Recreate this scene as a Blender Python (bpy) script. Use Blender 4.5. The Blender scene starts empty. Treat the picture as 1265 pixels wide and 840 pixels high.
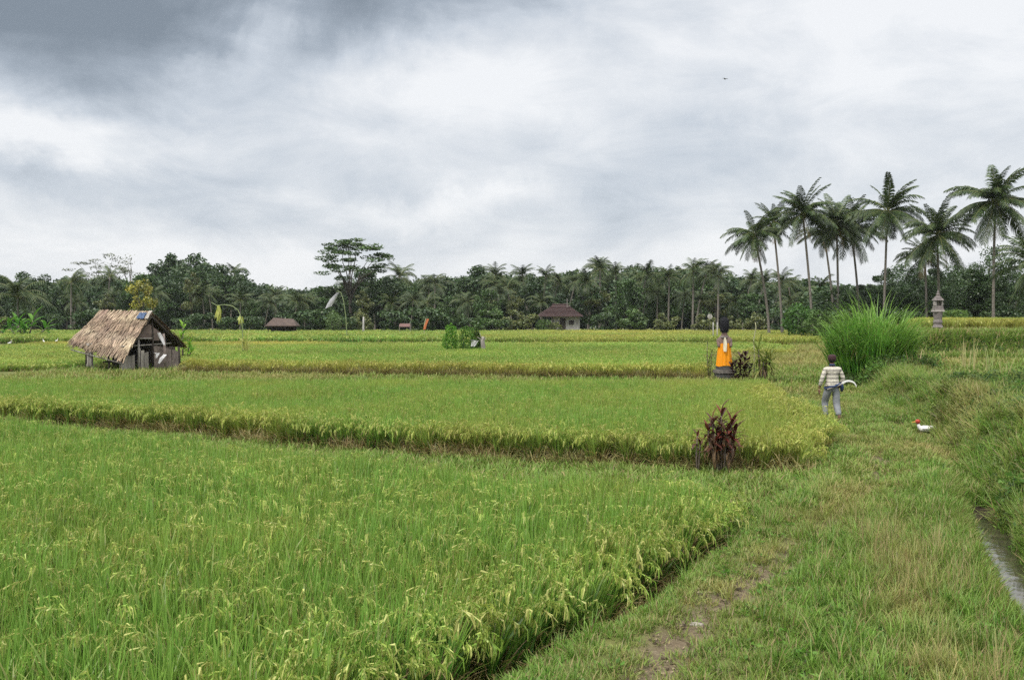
import bpy, math, random
import numpy as np
from mathutils import Vector, Matrix, Euler, Quaternion

random.seed(7)
RNG = np.random.default_rng(7)
SC = bpy.context.scene
COL = SC.collection
rad = math.radians

# ------------------------------------------------------------------ camera
CAM_H, FPX, PITCH = 2.5, 1300.0, math.atan(28 / 1300.0)
cam_d = bpy.data.cameras.new("camera")
cam = bpy.data.objects.new("camera", cam_d)
COL.objects.link(cam)
cam.location = (0, 0, CAM_H)
cam.rotation_euler = (math.pi / 2 - PITCH, 0, 0)
cam_d.sensor_width = 36
cam_d.lens = FPX / 1265.0 * 36
cam_d.clip_start = 0.1
cam_d.clip_end = 5000
cam_d.dof.use_dof = False
SC.camera = cam

# ------------------------------------------------------------------ world, sun, exposure
SC.view_settings.view_transform = 'Standard'
SC.view_settings.look = 'None'
SC.view_settings.exposure = 0.6
SC.view_settings.gamma = 1.0
SC.view_settings.use_curve_mapping = False
SC.render.engine = 'CYCLES'
SC.cycles.max_bounces = 6
SC.cycles.diffuse_bounces = 3
SC.cycles.transmission_bounces = 3
SC.cycles.glossy_bounces = 2
SC.cycles.transparent_max_bounces = 4
SC.cycles.volume_bounces = 0
SC.cycles.use_denoising = False        # keeps the fine blades and leaves crisp

SUN_EL, SUN_AZ = rad(52), rad(218)      # azimuth measured from +Y towards +X
W = bpy.data.worlds.new("World")
SC.world = W
W.use_nodes = True


class NT:
    """small node helper"""
    def __init__(self, tree):
        self.t = tree
        self.n = tree.nodes
        self.l = tree.links

    def new(self, kind, **kw):
        nd = self.n.new(kind)
        for k, v in kw.items():
            setattr(nd, k, v)
        return nd

    def put(self, sock, v):
        if hasattr(v, 'node') or isinstance(v, bpy.types.NodeSocket):
            self.l.new(v, sock)
        else:
            sock.default_value = v

    def math(self, op, a, b=None, c=None, clamp=False):
        nd = self.new('ShaderNodeMath', operation=op, use_clamp=clamp)
        self.put(nd.inputs[0], a)
        if b is not None:
            self.put(nd.inputs[1], b)
        if c is not None:
            self.put(nd.inputs[2], c)
        return nd.outputs[0]

    def noise(self, vec, scale, detail=4, rough=0.55, dist=0.0, out=0):
        nd = self.new('ShaderNodeTexNoise')
        if vec is not None:
            self.l.new(vec, nd.inputs['Vector'])
        nd.inputs['Scale'].default_value = scale
        nd.inputs['Detail'].default_value = detail
        nd.inputs['Roughness'].default_value = rough
        nd.inputs['Distortion'].default_value = dist
        return nd.outputs[out]

    def ramp(self, fac, stops, interp='LINEAR'):
        nd = self.new('ShaderNodeValToRGB')
        nd.color_ramp.interpolation = interp
        els = nd.color_ramp.elements
        while len(els) < len(stops):
            els.new(0.5)
        for e, (p, c) in zip(els, stops):
            e.position = p
            e.color = (c[0], c[1], c[2], 1)
        self.l.new(fac, nd.inputs[0])
        return nd.outputs[0]

    def mix(self, fac, a, b, blend='MIX'):
        nd = self.new('ShaderNodeMix', data_type='RGBA', blend_type=blend)
        self.put(nd.inputs[0], fac)
        self.put(nd.inputs[6], a if not isinstance(a, tuple) else (*a[:3], 1))
        self.put(nd.inputs[7], b if not isinstance(b, tuple) else (*b[:3], 1))
        return nd.outputs[2]


w = NT(W.node_tree)
w.n.clear()
out = w.new('ShaderNodeOutputWorld')
sky = w.new('ShaderNodeTexSky', sky_type='NISHITA', sun_disc=False)
sky.sun_elevation = SUN_EL
sky.sun_rotation = SUN_AZ
sky.air_density = 1.2
sky.dust_density = 2.0
bg1 = w.new('ShaderNodeBackground')
w.l.new(sky.outputs[0], bg1.inputs[0])
bg1.inputs[1].default_value = 0.1
tc = w.new('ShaderNodeTexCoord').outputs['Generated']
# soft warp of the direction, so that cloud patches get ragged outlines
wn = w.noise(tc, 3.6, 8, 0.62, 0.5, out=1)
sub = w.new('ShaderNodeVectorMath', operation='SUBTRACT')
w.l.new(wn, sub.inputs[0]); sub.inputs[1].default_value = (.5, .5, .5)
scl = w.new('ShaderNodeVectorMath', operation='MULTIPLY')
w.l.new(sub.outputs[0], scl.inputs[0]); scl.inputs[1].default_value = (.36, .32, .14)
add = w.new('ShaderNodeVectorMath', operation='ADD')
w.l.new(tc, add.inputs[0]); w.l.new(scl.outputs[0], add.inputs[1])
sep = w.new('ShaderNodeSeparateXYZ')
w.l.new(add.outputs[0], sep.inputs[0])
az = w.math('ARCTAN2', sep.outputs[0], sep.outputs[1])
el = w.math('ARCSINE', sep.outputs[2])


def sky_blob(px, py, sx, sy, amp, rot=0.0):
    a0, e0 = math.atan((px - 632) / 1300), math.atan((392 - py) / 1300)
    da = w.math('SUBTRACT', az, a0)
    de = w.math('SUBTRACT', el, e0)
    c, s = math.cos(rot), math.sin(rot)
    u = w.math('ADD', w.math('MULTIPLY', da, c), w.math('MULTIPLY', de, s))
    v = w.math('SUBTRACT', w.math('MULTIPLY', de, c), w.math('MULTIPLY', da, s))
    u = w.math('MULTIPLY', u, 1300 / sx)
    v = w.math('MULTIPLY', v, 1300 / sy)
    q = w.math('ADD', w.math('MULTIPLY', u, u), w.math('MULTIPLY', v, v))
    return w.math('MULTIPLY', w.math('EXPONENT', w.math('MULTIPLY', q, -1.0)), amp)


mp = w.new('ShaderNodeMapping')
mp.inputs['Scale'].default_value = (1, 1, 2.6)
w.l.new(tc, mp.inputs[0])
f1 = w.noise(mp.outputs[0], 3.1, 7, 0.6, 0.5)
f2 = w.noise(mp.outputs[0], 8.0, 9, 0.62, 0.6)
V = w.math('ADD', 0.67, w.math('MULTIPLY', w.math('SUBTRACT', f1, 0.5), 0.62))
V = w.math('ADD', V, w.math('MULTIPLY', w.math('SUBTRACT', f2, 0.5), 0.50))
for b in [(60, 40, 290, 110, -.62), (480, 5, 240, 62, -.48, .25), (285, 60, 75, 45, .46, .5), (560, 115, 230, 55, .27, -.1),
          (310, 245, 190, 40, -.17, -.1), (110, 165, 260, 55, .16), (800, 185, 170, 80, -.22), (1080, 60, 300, 130, .22),
          (540, 255, 200, 22, .30), (70, 205, 190, 30, .34), (60, 258, 120, 18, -.14), (1190, 210, 220, 70, .05), (600, 340, 900, 50, .20)]:
    V = w.math('ADD', V, sky_blob(*b))
# an overcast sky is brightest overhead
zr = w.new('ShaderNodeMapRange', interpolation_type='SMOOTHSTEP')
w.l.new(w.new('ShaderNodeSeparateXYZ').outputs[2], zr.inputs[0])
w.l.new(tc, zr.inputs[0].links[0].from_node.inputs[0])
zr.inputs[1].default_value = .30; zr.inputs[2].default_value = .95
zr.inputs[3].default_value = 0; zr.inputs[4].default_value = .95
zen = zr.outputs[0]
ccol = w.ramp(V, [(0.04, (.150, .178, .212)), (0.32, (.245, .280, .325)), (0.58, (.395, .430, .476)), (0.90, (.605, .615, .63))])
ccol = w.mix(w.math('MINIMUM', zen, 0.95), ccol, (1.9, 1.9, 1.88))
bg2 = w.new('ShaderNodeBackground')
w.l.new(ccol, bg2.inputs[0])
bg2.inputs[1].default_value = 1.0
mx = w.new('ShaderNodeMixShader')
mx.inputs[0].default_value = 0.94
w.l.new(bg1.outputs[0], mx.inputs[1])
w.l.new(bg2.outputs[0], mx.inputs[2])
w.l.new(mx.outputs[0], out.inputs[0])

sun_d = bpy.data.lights.new("sun", 'SUN')
sun_d.energy = 1.5
sun_d.angle = rad(12)
sun_d.color = (1, .965, .91)
sun = bpy.data.objects.new("sun", sun_d)
COL.objects.link(sun)
sd = Vector((math.sin(SUN_AZ) * math.cos(SUN_EL), math.cos(SUN_AZ) * math.cos(SUN_EL), math.sin(SUN_EL)))
sun.rotation_euler = (-sd).to_track_quat('-Z', 'Y').to_euler()


# ------------------------------------------------------------------ picking points from the camera
def ray(px, py):
    r, d = (px - 632.5) / FPX, (py - 420) / FPX
    f = Vector((0, math.cos(PITCH), -math.sin(PITCH)))
    u = Vector((0, math.sin(PITCH), math.cos(PITCH)))
    return f + Vector((r, 0, 0)) - u * d


def at(px, py, Y):
    v = ray(px, py)
    return Vector((0, 0, CAM_H)) + v * (Y / v.y)


def on(px, Y):
    """plan position of a picture column at distance Y"""
    p = at(px, 392, Y)
    return p.x, Y


# ------------------------------------------------------------------ terrain height
_r = np.random.default_rng(3)
_W = [( _r.uniform(-1, 1), _r.uniform(-1, 1), _r.uniform(0, 6.28)) for _ in range(14)]


def bumps(x, y, f, n=14):
    s = 0
    for a, b, c in _W[:n]:
        L = math.hypot(a, b)
        s = s + np.sin((x * a + y * b) / L * f * (0.6 + 1.1 * L) + c)
    return s / math.sqrt(n)


def sst(a, b, v):
    t = np.clip((v - a) / (b - a), 0, 1)
    return t * t * (3 - 2 * t)


F1X = ([3, 5, 7.8, 9.2, 10.9, 11.8, 12.8], [-3.9, -2.1, -.35, .75, 1.5, 2.05, 2.55])          # right edge of field 1: X(Y)
F1Y = ([-40, -14, -9.6, -5.9, -2.8, -.35, 2.2, 2.8], [35.5, 24.2, 21.6, 19.2, 16.8, 15.1, 14.1, 13.3])  # its far edge: Y(X)
F2Y = ([-45, -25, -12.9, -8.1, -4.8, -.5, 3.1, 4.6], [37.6, 30.4, 25.9, 23.8, 21.4, 19.1, 17.8, 17.4])
F2X = ([17, 18, 21, 24, 28, 35.5], [4.6, 5.0, 6.3, 6.75, 7.0, 8.6])
L1X = ([-60, 3, 5, 8, 10.5, 12.4, 14.8, 18.7, 23, 27.4, 31.5, 35, 38, 43, 80, 400],
       [-8, 3.2, 3.85, 4.75, 5.5, 6.15, 7.05, 8.25, 9.5, 10.7, 11.3, 11.9, 12.7, 15.2, 29, 145])
TRK = ([-40, 3, 5, 7.4, 8.6, 10.55, 14.2, 17.3, 21, 26, 35, 60, 140], [-3, -.6, .2, 1.05, 1.55, 2.65, 4.7, 6.1, 7.15, 8.1, 10.3, 16.2, 38])
DIT = ([-20, 5, 8, 10.5, 12.4, 14.8, 18.7, 24], [-3, 3.42, 4.32, 5.15, 5.78, 6.65, 7.9, 9.4])   # ditch centre
WATER_Z = -.36


def sd_f1(x, y):
    return np.minimum(np.interp(y, *F1X) - x, np.interp(x, *F1Y) - y)      # positive inside


def sd_f2(x, y):
    return np.minimum(np.minimum(np.interp(y, *F2X) - x, y - np.interp(x, *F2Y)), 35.5 - y)


def G(x, y):
    x = np.asarray(x, float); y = np.asarray(y, float)
    z = np.interp(y, [-100, 12, 20, 26, 35, 41, 80, 150, 220, 1500], [0, 0, -.06, -.1, 0, .1, .4, .12, -.3, -.3])
    f1 = sst(-.75, -.05, sd_f1(x, y)) * (y < 36)
    z = z * (1 - f1) + -.42 * f1
    gap = np.exp(-((sd_f1(x, y) + .18) / .16) ** 2) * (y > 8) * (y < 14) * (x > .5)
    z = z - .13 * gap
    f2 = sst(-.35, .15, sd_f2(x, y))
    z = z * (1 - f2) + -.15 * f2
    # slope left of the track down to the paddies
    left = np.interp(y, *TRK) - x
    z = z - .10 * sst(.3, 2.2, left) * (y < 32) * (1 - f1) * (1 - f2)
    z = z + .05 * np.exp(-((left - .7) / .35) ** 2) * (y < 40) + .05 * np.exp(-((left + .8) / .5) ** 2) * (y < 40) - .04 * np.exp(-(left / .2) ** 2) * (y < 40)
    # ditch
    dx = x - np.interp(y, *DIT)
    z = z - (.50 * sst(15.9, 14.6, y) * sst(8.2, 9.8, y) + .16 * sst(14.6, 15.9, y) * sst(25.5, 24, y)) * np.exp(-(np.abs(dx) / .36) ** 3)
    # culvert hollow
    z = z - .34 * np.exp(-((x - 9.55) / .55) ** 2 - ((y - 25.9) / .42) ** 2)
    # right bank
    d1 = x - np.interp(y, *L1X)
    H1 = np.interp(y, [3, 10, 17, 24, 28, 43, 80], [.95, .95, .80, .68, .56, .72, .6])
    s1 = sst(.05, .62, d1 + .2 * bumps(x, y, 1.3, 8))
    z = z * (1 - s1) + (H1 + .018 * np.clip(d1, 0, 6) * (y < 45)) * s1
    # upper terrace behind
    s2 = sst(43.0, 45.5, y + .3 * bumps(x, y, .8, 6)) * sst(.345, .372, x / np.maximum(y, 1))
    z = z * (1 - s2) + 1.82 * s2
    s3 = sst(85, 110, y) * s2
    z = z * (1 - s3) + .6 * s3
    # rough ground near the camera
    near = sst(60, 20, y) * (1 - f1) * (1 - f2)
    z = z + near * (.018 * bumps(x, y, 2.2) + .010 * bumps(y, x, 6.0)) + .05 * s1 * near * bumps(x, y, 3.0, 10)
    # hills of the far land, out of the field area
    z = z + 9 * sst(300, 1200, np.hypot(x, y)) * (1 + .3 * bumps(x, y, .01, 6))
    return z


def g(x, y):
    return float(G(x, y))


# ------------------------------------------------------------------ materials
def mat(name):
    m = bpy.data.materials.new(name)
    m.use_nodes = True
    t = NT(m.node_tree)
    t.n.clear()
    o = t.new('ShaderNodeOutputMaterial')
    return m, t, o


def foliage_mat(name, dry_col=(.30, .22, .085), transl=.32, gloss=.05, patch=.25):
    """leaf colour from each blade, aged by the 'dry' value of its plant, varied from patch to patch of ground"""
    m, t, o = mat(name)
    c = t.new('ShaderNodeAttribute', attribute_name='col').outputs[0]
    d = t.new('ShaderNodeAttribute', attribute_name='dry', attribute_type='INSTANCER').outputs[2]
    v = t.new('ShaderNodeAttribute', attribute_name='var', attribute_type='INSTANCER').outputs[2]
    c = t.mix(d, c, dry_col)
    pos = t.new('ShaderNodeNewGeometry').outputs['Position']
    n = t.noise(pos, 0.9, 3)
    hs = t.new('ShaderNodeHueSaturation')
    t.put(hs.inputs['Hue'], t.math('ADD', .5, t.math('MULTIPLY', t.math('SUBTRACT', n, .5), .06)))
    t.put(hs.inputs['Value'], t.math('ADD', 1.0, t.math('ADD', v, t.math('MULTIPLY', t.math('SUBTRACT', n, .5), patch * 2))))
    t.put(hs.inputs['Color'], c)
    df = t.new('ShaderNodeBsdfDiffuse'); t.l.new(hs.outputs[0], df.inputs[0])
    tr = t.new('ShaderNodeBsdfTranslucent'); t.l.new(hs.outputs[0], tr.inputs[0])
    gl = t.new('ShaderNodeBsdfGlossy'); gl.inputs['Roughness'].default_value = .42
    m1 = t.new('ShaderNodeMixShader'); m1.inputs[0].default_value = transl
    t.l.new(df.outputs[0], m1.inputs[1]); t.l.new(tr.outputs[0], m1.inputs[2])
    m2 = t.new('ShaderNodeMixShader'); m2.inputs[0].default_value = gloss
    t.l.new(m1.outputs[0], m2.inputs[1]); t.l.new(gl.outputs[0], m2.inputs[2])
    t.l.new(m2.outputs[0], o.inputs[0])
    return m


def solid(name, c1, c2=None, scale=6, rough=.8, bump=.3, stretch=(1, 1, 1), fine=None, spec=.3, coords='Object', transl=0):
    """two-tone weathered surface with noise relief"""
    m, t, o = mat(name)
    if c2 is None:
        c2 = tuple(x * .7 for x in c1)
    tcn = t.new('ShaderNodeTexCoord').outputs[coords]
    mpn = t.new('ShaderNodeMapping'); mpn.inputs['Scale'].default_value = stretch
    t.l.new(tcn, mpn.inputs[0])
    n = t.noise(mpn.outputs[0], scale, 6, .65)
    nf = t.noise(mpn.outputs[0], scale * 6, 3, .6)
    f = t.math('ADD', t.math('MULTIPLY', n, .7), t.math('MULTIPLY', nf, .3))
    c = t.ramp(f, [(.36, c2), (.62, c1)])
    p = t.new('ShaderNodeBsdfPrincipled')
    t.l.new(c, p.inputs['Base Color'])
    p.inputs['Roughness'].default_value = rough
    p.inputs['Specular IOR Level'].default_value = spec
    if bump:
        b = t.new('ShaderNodeBump'); b.inputs['Strength'].default_value = bump
        b.inputs['Distance'].default_value = .02
        t.l.new(f, b.inputs['Height']); t.l.new(b.outputs[0], p.inputs['Normal'])
    if transl:
        tr = t.new('ShaderNodeBsdfTranslucent'); t.l.new(c, tr.inputs[0])
        ms = t.new('ShaderNodeMixShader'); ms.inputs[0].default_value = transl
        t.l.new(p.outputs[0], ms.inputs[1]); t.l.new(tr.outputs[0], ms.inputs[2])
        t.l.new(ms.outputs[0], o.inputs[0])
    else:
        t.l.new(p.outputs[0], o.inputs[0])
    return m


M_RICE = foliage_mat('rice_leaf', dry_col=(.50, .42, .10), gloss=.025, patch=.2)
M_GRASS = foliage_mat('grass_leaf', dry_col=(.36, .29, .11), gloss=.02, patch=.3)
M_FOL = foliage_mat('tree_leaf', dry_col=(.2, .16, .05), transl=.2, gloss=.05, patch=.15)
M_PALM = foliage_mat('palm_leaf', dry_col=(.2, .14, .06), transl=.12, gloss=.03, patch=.15)
M_STRAW = foliage_mat('thatch_straw', transl=.05, gloss=.03, patch=.5)
M_BARK = solid('bark', (.14, .12, .10), (.06, .05, .042), 5, .9, .6, (1, 1, .4))
M_PALMBARK = solid('palm_bark', (.23, .205, .175), (.11, .095, .08), 4, .9, .5, (1, 1, 3))


# ------------------------------------------------------------------ object helpers
def link(name, data, parent=None, label=None, cat=None, group=None, kind=None, loc=None):
    o = bpy.data.objects.new(name, data)
    COL.objects.link(o)
    if parent is not None:
        o.parent = parent
    if label: o['label'] = label
    if cat: o['category'] = cat
    if group: o['group'] = group
    if kind: o['kind'] = kind
    if loc is not None: o.location = loc
    return o


def thing(name, label, cat, loc=(0, 0, 0), rotz=0, group=None):
    o = link(name, None, None, label, cat, group, None, loc)
    o.rotation_euler = (0, 0, rotz)
    o.empty_display_size = .2
    return o


class MB:
    """collects verts/quads/tris with a colour per vertex"""
    def __init__(self):
        self.V, self.F, self.C, self.n = [], [], [], 0

    def add(self, V, F, C=None):
        V = np.asarray(V, float).reshape(-1, 3)
        self.V.append(V)
        self.F += [tuple(int(i) + self.n for i in f) for f in F]
        if C is None: C = (.5, .5, .5)
        C = np.asarray(C, float)
        if C.ndim == 1: C = np.tile(C, (len(V), 1))
        self.C.append(C)
        self.n += len(V)
        return self

    def mesh(self, name, m, smooth=False):
        me = bpy.data.meshes.new(name)
        V = np.concatenate(self.V)
        me.from_pydata(V.tolist(), [], self.F)
        C = np.concatenate(self.C)
        a = me.attributes.new('col', 'FLOAT_COLOR', 'POINT')
        a.data.foreach_set('color', np.concatenate([C, np.ones((len(C), 1))], 1).astype(np.float32).ravel())
        if m is not None: me.materials.append(m)
        if smooth:
            me.polygons.foreach_set('use_smooth', np.ones(len(me.polygons), bool))
        me.update()
        return me

    def box(self, c, s, rot=None, C=None, taper=1.0):
        x, y, z = s[0] / 2, s[1] / 2, s[2] / 2
        v = np.array([(-x, -y, -z), (x, -y, -z), (x, y, -z), (-x, y, -z), (-x * taper, -y * taper, z), (x * taper, -y * taper, z), (x * taper, y * taper, z), (-x * taper, y * taper, z)])
        if rot is not None:
            R = np.array(Euler(rot).to_matrix())
            v = v @ R.T
        return self.add(v + np.array(c), [(0, 3, 2, 1), (4, 5, 6, 7), (0, 1, 5, 4), (1, 2, 6, 5), (2, 3, 7, 6), (3, 0, 4, 7)], C)

    def tube(self, P, R, k=8, C=None, cap=True, squash=1.0):
        P = [Vector(p) for p in P]
        if not hasattr(R, '__len__'): R = [R] * len(P)
        V, F = [], []
        up = Vector((0.13, .99, 0.02))
        for i, p in enumerate(P):
            d = (P[min(i + 1, len(P) - 1)] - P[max(i - 1, 0)]).normalized()
            a = d.cross(up)
            if a.length < 1e-3: a = d.cross(Vector((1, 0, 0)))
            a.normalize(); b = d.cross(a)
            for j in range(k):
                th = 2 * math.pi * j / k
                V.append(p + a * (math.cos(th) * R[i]) + b * (math.sin(th) * R[i] * squash))
        for i in range(len(P) - 1):
            for j in range(k):
                F.append((i * k + j, i * k + (j + 1) % k, (i + 1) * k + (j + 1) % k, (i + 1) * k + j))
        if cap:
            F.append(tuple(range(k))[::-1]); F.append(tuple((len(P) - 1) * k + j for j in range(k)))
        return self.add([tuple(v) for v in V], F, C)

    def lathe(self, prof, k=16, c=(0, 0, 0), C=None, sx=1, sy=1):
        V, F = [], []
        for r, z in prof:
            for j in range(k):
                th = 2 * math.pi * j / k
                V.append((c[0] + r * math.cos(th) * sx, c[1] + r * math.sin(th) * sy, c[2] + z))
        for i in range(len(prof) - 1):
            for j in range(k):
                F.append((i * k + j, i * k + (j + 1) % k, (i + 1) * k + (j + 1) % k, (i + 1) * k + j))
        F.append(tuple(range(k))[::-1]); F.append(tuple((len(prof) - 1) * k + j for j in range(k)))
        return self.add(V, F, C)

    def blades(self, rng, n, base_r=.05, h=(.3, .5), wd=(.008, .012), lean=(0, .3), droop=(.2, .8), seg=4,
               cols=((.08, .16, .02),), tip=None, z0=(0, 0), az=None, pw=1.6, jit=.25, center=(0, 0, 0), wpro=None, outward=0.0):
        """curved tapering strips; every blade takes one colour of cols (mixed), with tip colour towards its end"""
        a = rng.uniform(0, 2 * math.pi, n) if az is None else rng.uniform(az[0], az[1], n)
        br = base_r * np.sqrt(rng.uniform(0, 1, n))
        ba = a + rng.normal(0, 1.2, n) * (1 - outward)
        bx, by = br * np.cos(ba) + center[0], br * np.sin(ba) + center[1]
        bz = rng.uniform(z0[0], z0[1], n) + center[2]
        L = rng.uniform(h[0], h[1], n)
        w0 = rng.uniform(wd[0], wd[1], n)
        le = rng.uniform(lean[0], lean[1], n)
        dr = rng.uniform(droop[0], droop[1], n)
        tw = a + math.pi / 2 + rng.normal(0, jit, n)
        ts = np.linspace(0, 1, seg + 1)
        pos = np.stack([bx, by, bz], 1)
        P = [pos.copy()]
        for i in range(seg):
            tm = (ts[i] + ts[i + 1]) / 2
            ph = le + dr * tm ** pw
            st = L / seg
            pos = pos + np.stack([np.sin(ph) * np.cos(a) * st, np.sin(ph) * np.sin(a) * st, np.cos(ph) * st], 1)
            P.append(pos.copy())
        P = np.stack(P, 1)                                   # n, seg+1, 3
        prof = wpro if wpro is not None else np.where(ts < .25, .6 + 1.6 * ts, 1 - ((ts - .25) / .75) ** 1.8)
        prof = np.asarray(prof)
        side = np.stack([np.cos(tw), np.sin(tw), rng.normal(0, .15, n)], 1)
        off = side[:, None, :] * (w0[:, None] * prof[None, :] / 2)[:, :, None]
        VL, VR = P - off, P + off
        V = np.stack([VL, VR], 2).reshape(n, -1, 3)
        m2 = (seg + 1) * 2
        F = []
        for b in range(n):
            o = b * m2
            for i in range(seg):
                q = o + 2 * i
                F.append((q, q + 1, q + 3, q + 2))
        cols = np.asarray(cols, float)
        i0 = rng.integers(0, len(cols), n); i1 = rng.integers(0, len(cols), n); f = rng.uniform(0, 1, n)[:, None]
        c = cols[i0] * (1 - f) + cols[i1] * f
        C = np.repeat(c[:, None, :], m2, 1)
        if tip is not None:
            k = np.repeat(ts, 2)[None, :, None] ** 2.5
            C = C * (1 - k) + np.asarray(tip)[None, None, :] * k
        self.add(V.reshape(-1, 3), F, C.reshape(-1, 3))
        return P

    def leaves(self, rng, P, size=(.1, .2), cols=((.05, .09, .03),), flat=.4, aspect=.6):
        """small leaf quads at points P"""
        n = len(P)
        nrm = rng.normal(0, 1, (n, 3)); nrm[:, 2] += flat * 2
        nrm /= np.linalg.norm(nrm, axis=1, keepdims=True)
        t = np.cross(nrm, rng.normal(0, 1, (n, 3)))
        t /= np.linalg.norm(t, axis=1, keepdims=True)
        b = np.cross(nrm, t)
        s = rng.uniform(size[0], size[1], n)[:, None] / 2
        bb = b * s * aspect
        V = np.stack([P - t * s, P - bb * 1.0 + t * s * .1 , P + t * s, P + bb * 1.0 + t * s * .1], 1)
        F = [(4 * i, 4 * i + 1, 4 * i + 2, 4 * i + 3) for i in range(n)]
        cols = np.asarray(cols, float)
        i0 = rng.integers(0, len(cols), n); i1 = rng.integers(0, len(cols), n); f = rng.uniform(0, 1, n)[:, None]
        c = cols[i0] * (1 - f) + cols[i1] * f
        return self.add(V.reshape(-1, 3), F, np.repeat(c[:, None, :], 4, 1).reshape(-1, 3))


def part(name, mb, m, parent, smooth=False, label=None, kind=None, loc=None):
    return link(name, mb.mesh(name, m, smooth), parent, label, None, None, kind, loc)


# ---- scatter: plants nobody could count, one object, instances made by geometry nodes
def scatter(name, pts, variants, label, cat, rotz=None, tilt=None, scale=None, dry=None, var=None, kind='stuff', lean_dir=None):
    n = len(pts)
    rng = np.random.default_rng(abs(hash(name)) % 1000 if False else len(name) * 37 + n % 91)
    me = bpy.data.meshes.new(name)
    me.vertices.add(n)
    me.vertices.foreach_set('co', np.asarray(pts, np.float32).ravel())
    rz = rng.uniform(0, 2 * math.pi, n) if rotz is None else rotz
    tx = rng.normal(0, .06, n) if tilt is None else rng.normal(0, tilt, n)
    ty = rng.normal(0, .06, n) if tilt is None else rng.normal(0, tilt, n)
    rot = np.stack([tx, ty, rz], 1)
    if lean_dir is not None:                 # (azimuth, angle): first turned about Z, then leaned towards azimuth
        rot = []
        for i in range(n):
            azm, an = lean_dir[0][i], lean_dir[1][i]
            q = Quaternion((-math.sin(azm), math.cos(azm), 0), an) @ Quaternion((0, 0, 1), rz[i]) @ Euler((tx[i], ty[i], 0)).to_quaternion()
            rot.append(tuple(q.to_euler()))
        rot = np.asarray(rot)
    sc = rng.uniform(.85, 1.15, n) if scale is None else scale
    if np.ndim(sc) == 1: sc = np.stack([sc] * 3, 1)

    def attr(nm, ty, arr, fld):
        a = me.attributes.new(nm, ty, 'POINT')
        a.data.foreach_set(fld, np.asarray(arr).ravel())
    attr('rot', 'FLOAT_VECTOR', rot.astype(np.float32), 'vector')
    attr('scl', 'FLOAT_VECTOR', np.asarray(sc, np.float32), 'vector')
    attr('idx', 'INT', rng.integers(0, len(variants), n).astype(np.int32), 'value')
    attr('dry', 'FLOAT', np.clip(np.zeros(n) if dry is None else dry, 0, 1).astype(np.float32), 'value')
    attr('var', 'FLOAT', (rng.uniform(-.16, .16, n) if var is None else var).astype(np.float32), 'value')
    me.update()
    ob = link(name, me, None, label, cat, None, kind)
    ng = bpy.data.node_groups.new(name, 'GeometryNodeTree')
    ng.interface.new_socket('Geometry', in_out='INPUT', socket_type='NodeSocketGeometry')
    ng.interface.new_socket('Geometry', in_out='OUTPUT', socket_type='NodeSocketGeometry')
    N, L = ng.nodes, ng.links
    gi, go = N.new('NodeGroupInput'), N.new('NodeGroupOutput')
    iop = N.new('GeometryNodeInstanceOnPoints')
    L.new(gi.outputs[0], iop.inputs['Points'])
    join = N.new('GeometryNodeJoinGeometry')
    for vo in variants:
        oi = N.new('GeometryNodeObjectInfo')
        oi.inputs[0].default_value = vo
        oi.inputs['As Instance'].default_value = False
        g2i = N.new('GeometryNodeGeometryToInstance')
        L.new(oi.outputs['Geometry'], g2i.inputs[0])
        L.new(g2i.outputs[0], join.inputs[0])
    L.new(join.outputs[0], iop.inputs['Instance'])
    iop.inputs['Pick Instance'].default_value = True

    def named(nm, ty):
        nd = N.new('GeometryNodeInputNamedAttribute'); nd.data_type = ty
        nd.inputs[0].default_value = nm
        return nd.outputs[0]
    L.new(named('idx', 'INT'), iop.inputs['Instance Index'])
    e2r = N.new('FunctionNodeEulerToRotation')
    L.new(named('rot', 'FLOAT_VECTOR'), e2r.inputs[0])
    L.new(e2r.outputs[0], iop.inputs['Rotation'])
    L.new(named('scl', 'FLOAT_VECTOR'), iop.inputs['Scale'])
    L.new(iop.outputs[0], go.inputs[0])
    md = ob.modifiers.new('scatter', 'NODES'); md.node_group = ng
    return ob


def source(name, mb, m):
    """a plant form kept out of the scene, read only by scatter()"""
    return bpy.data.objects.new(name, mb.mesh(name, m))


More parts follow.
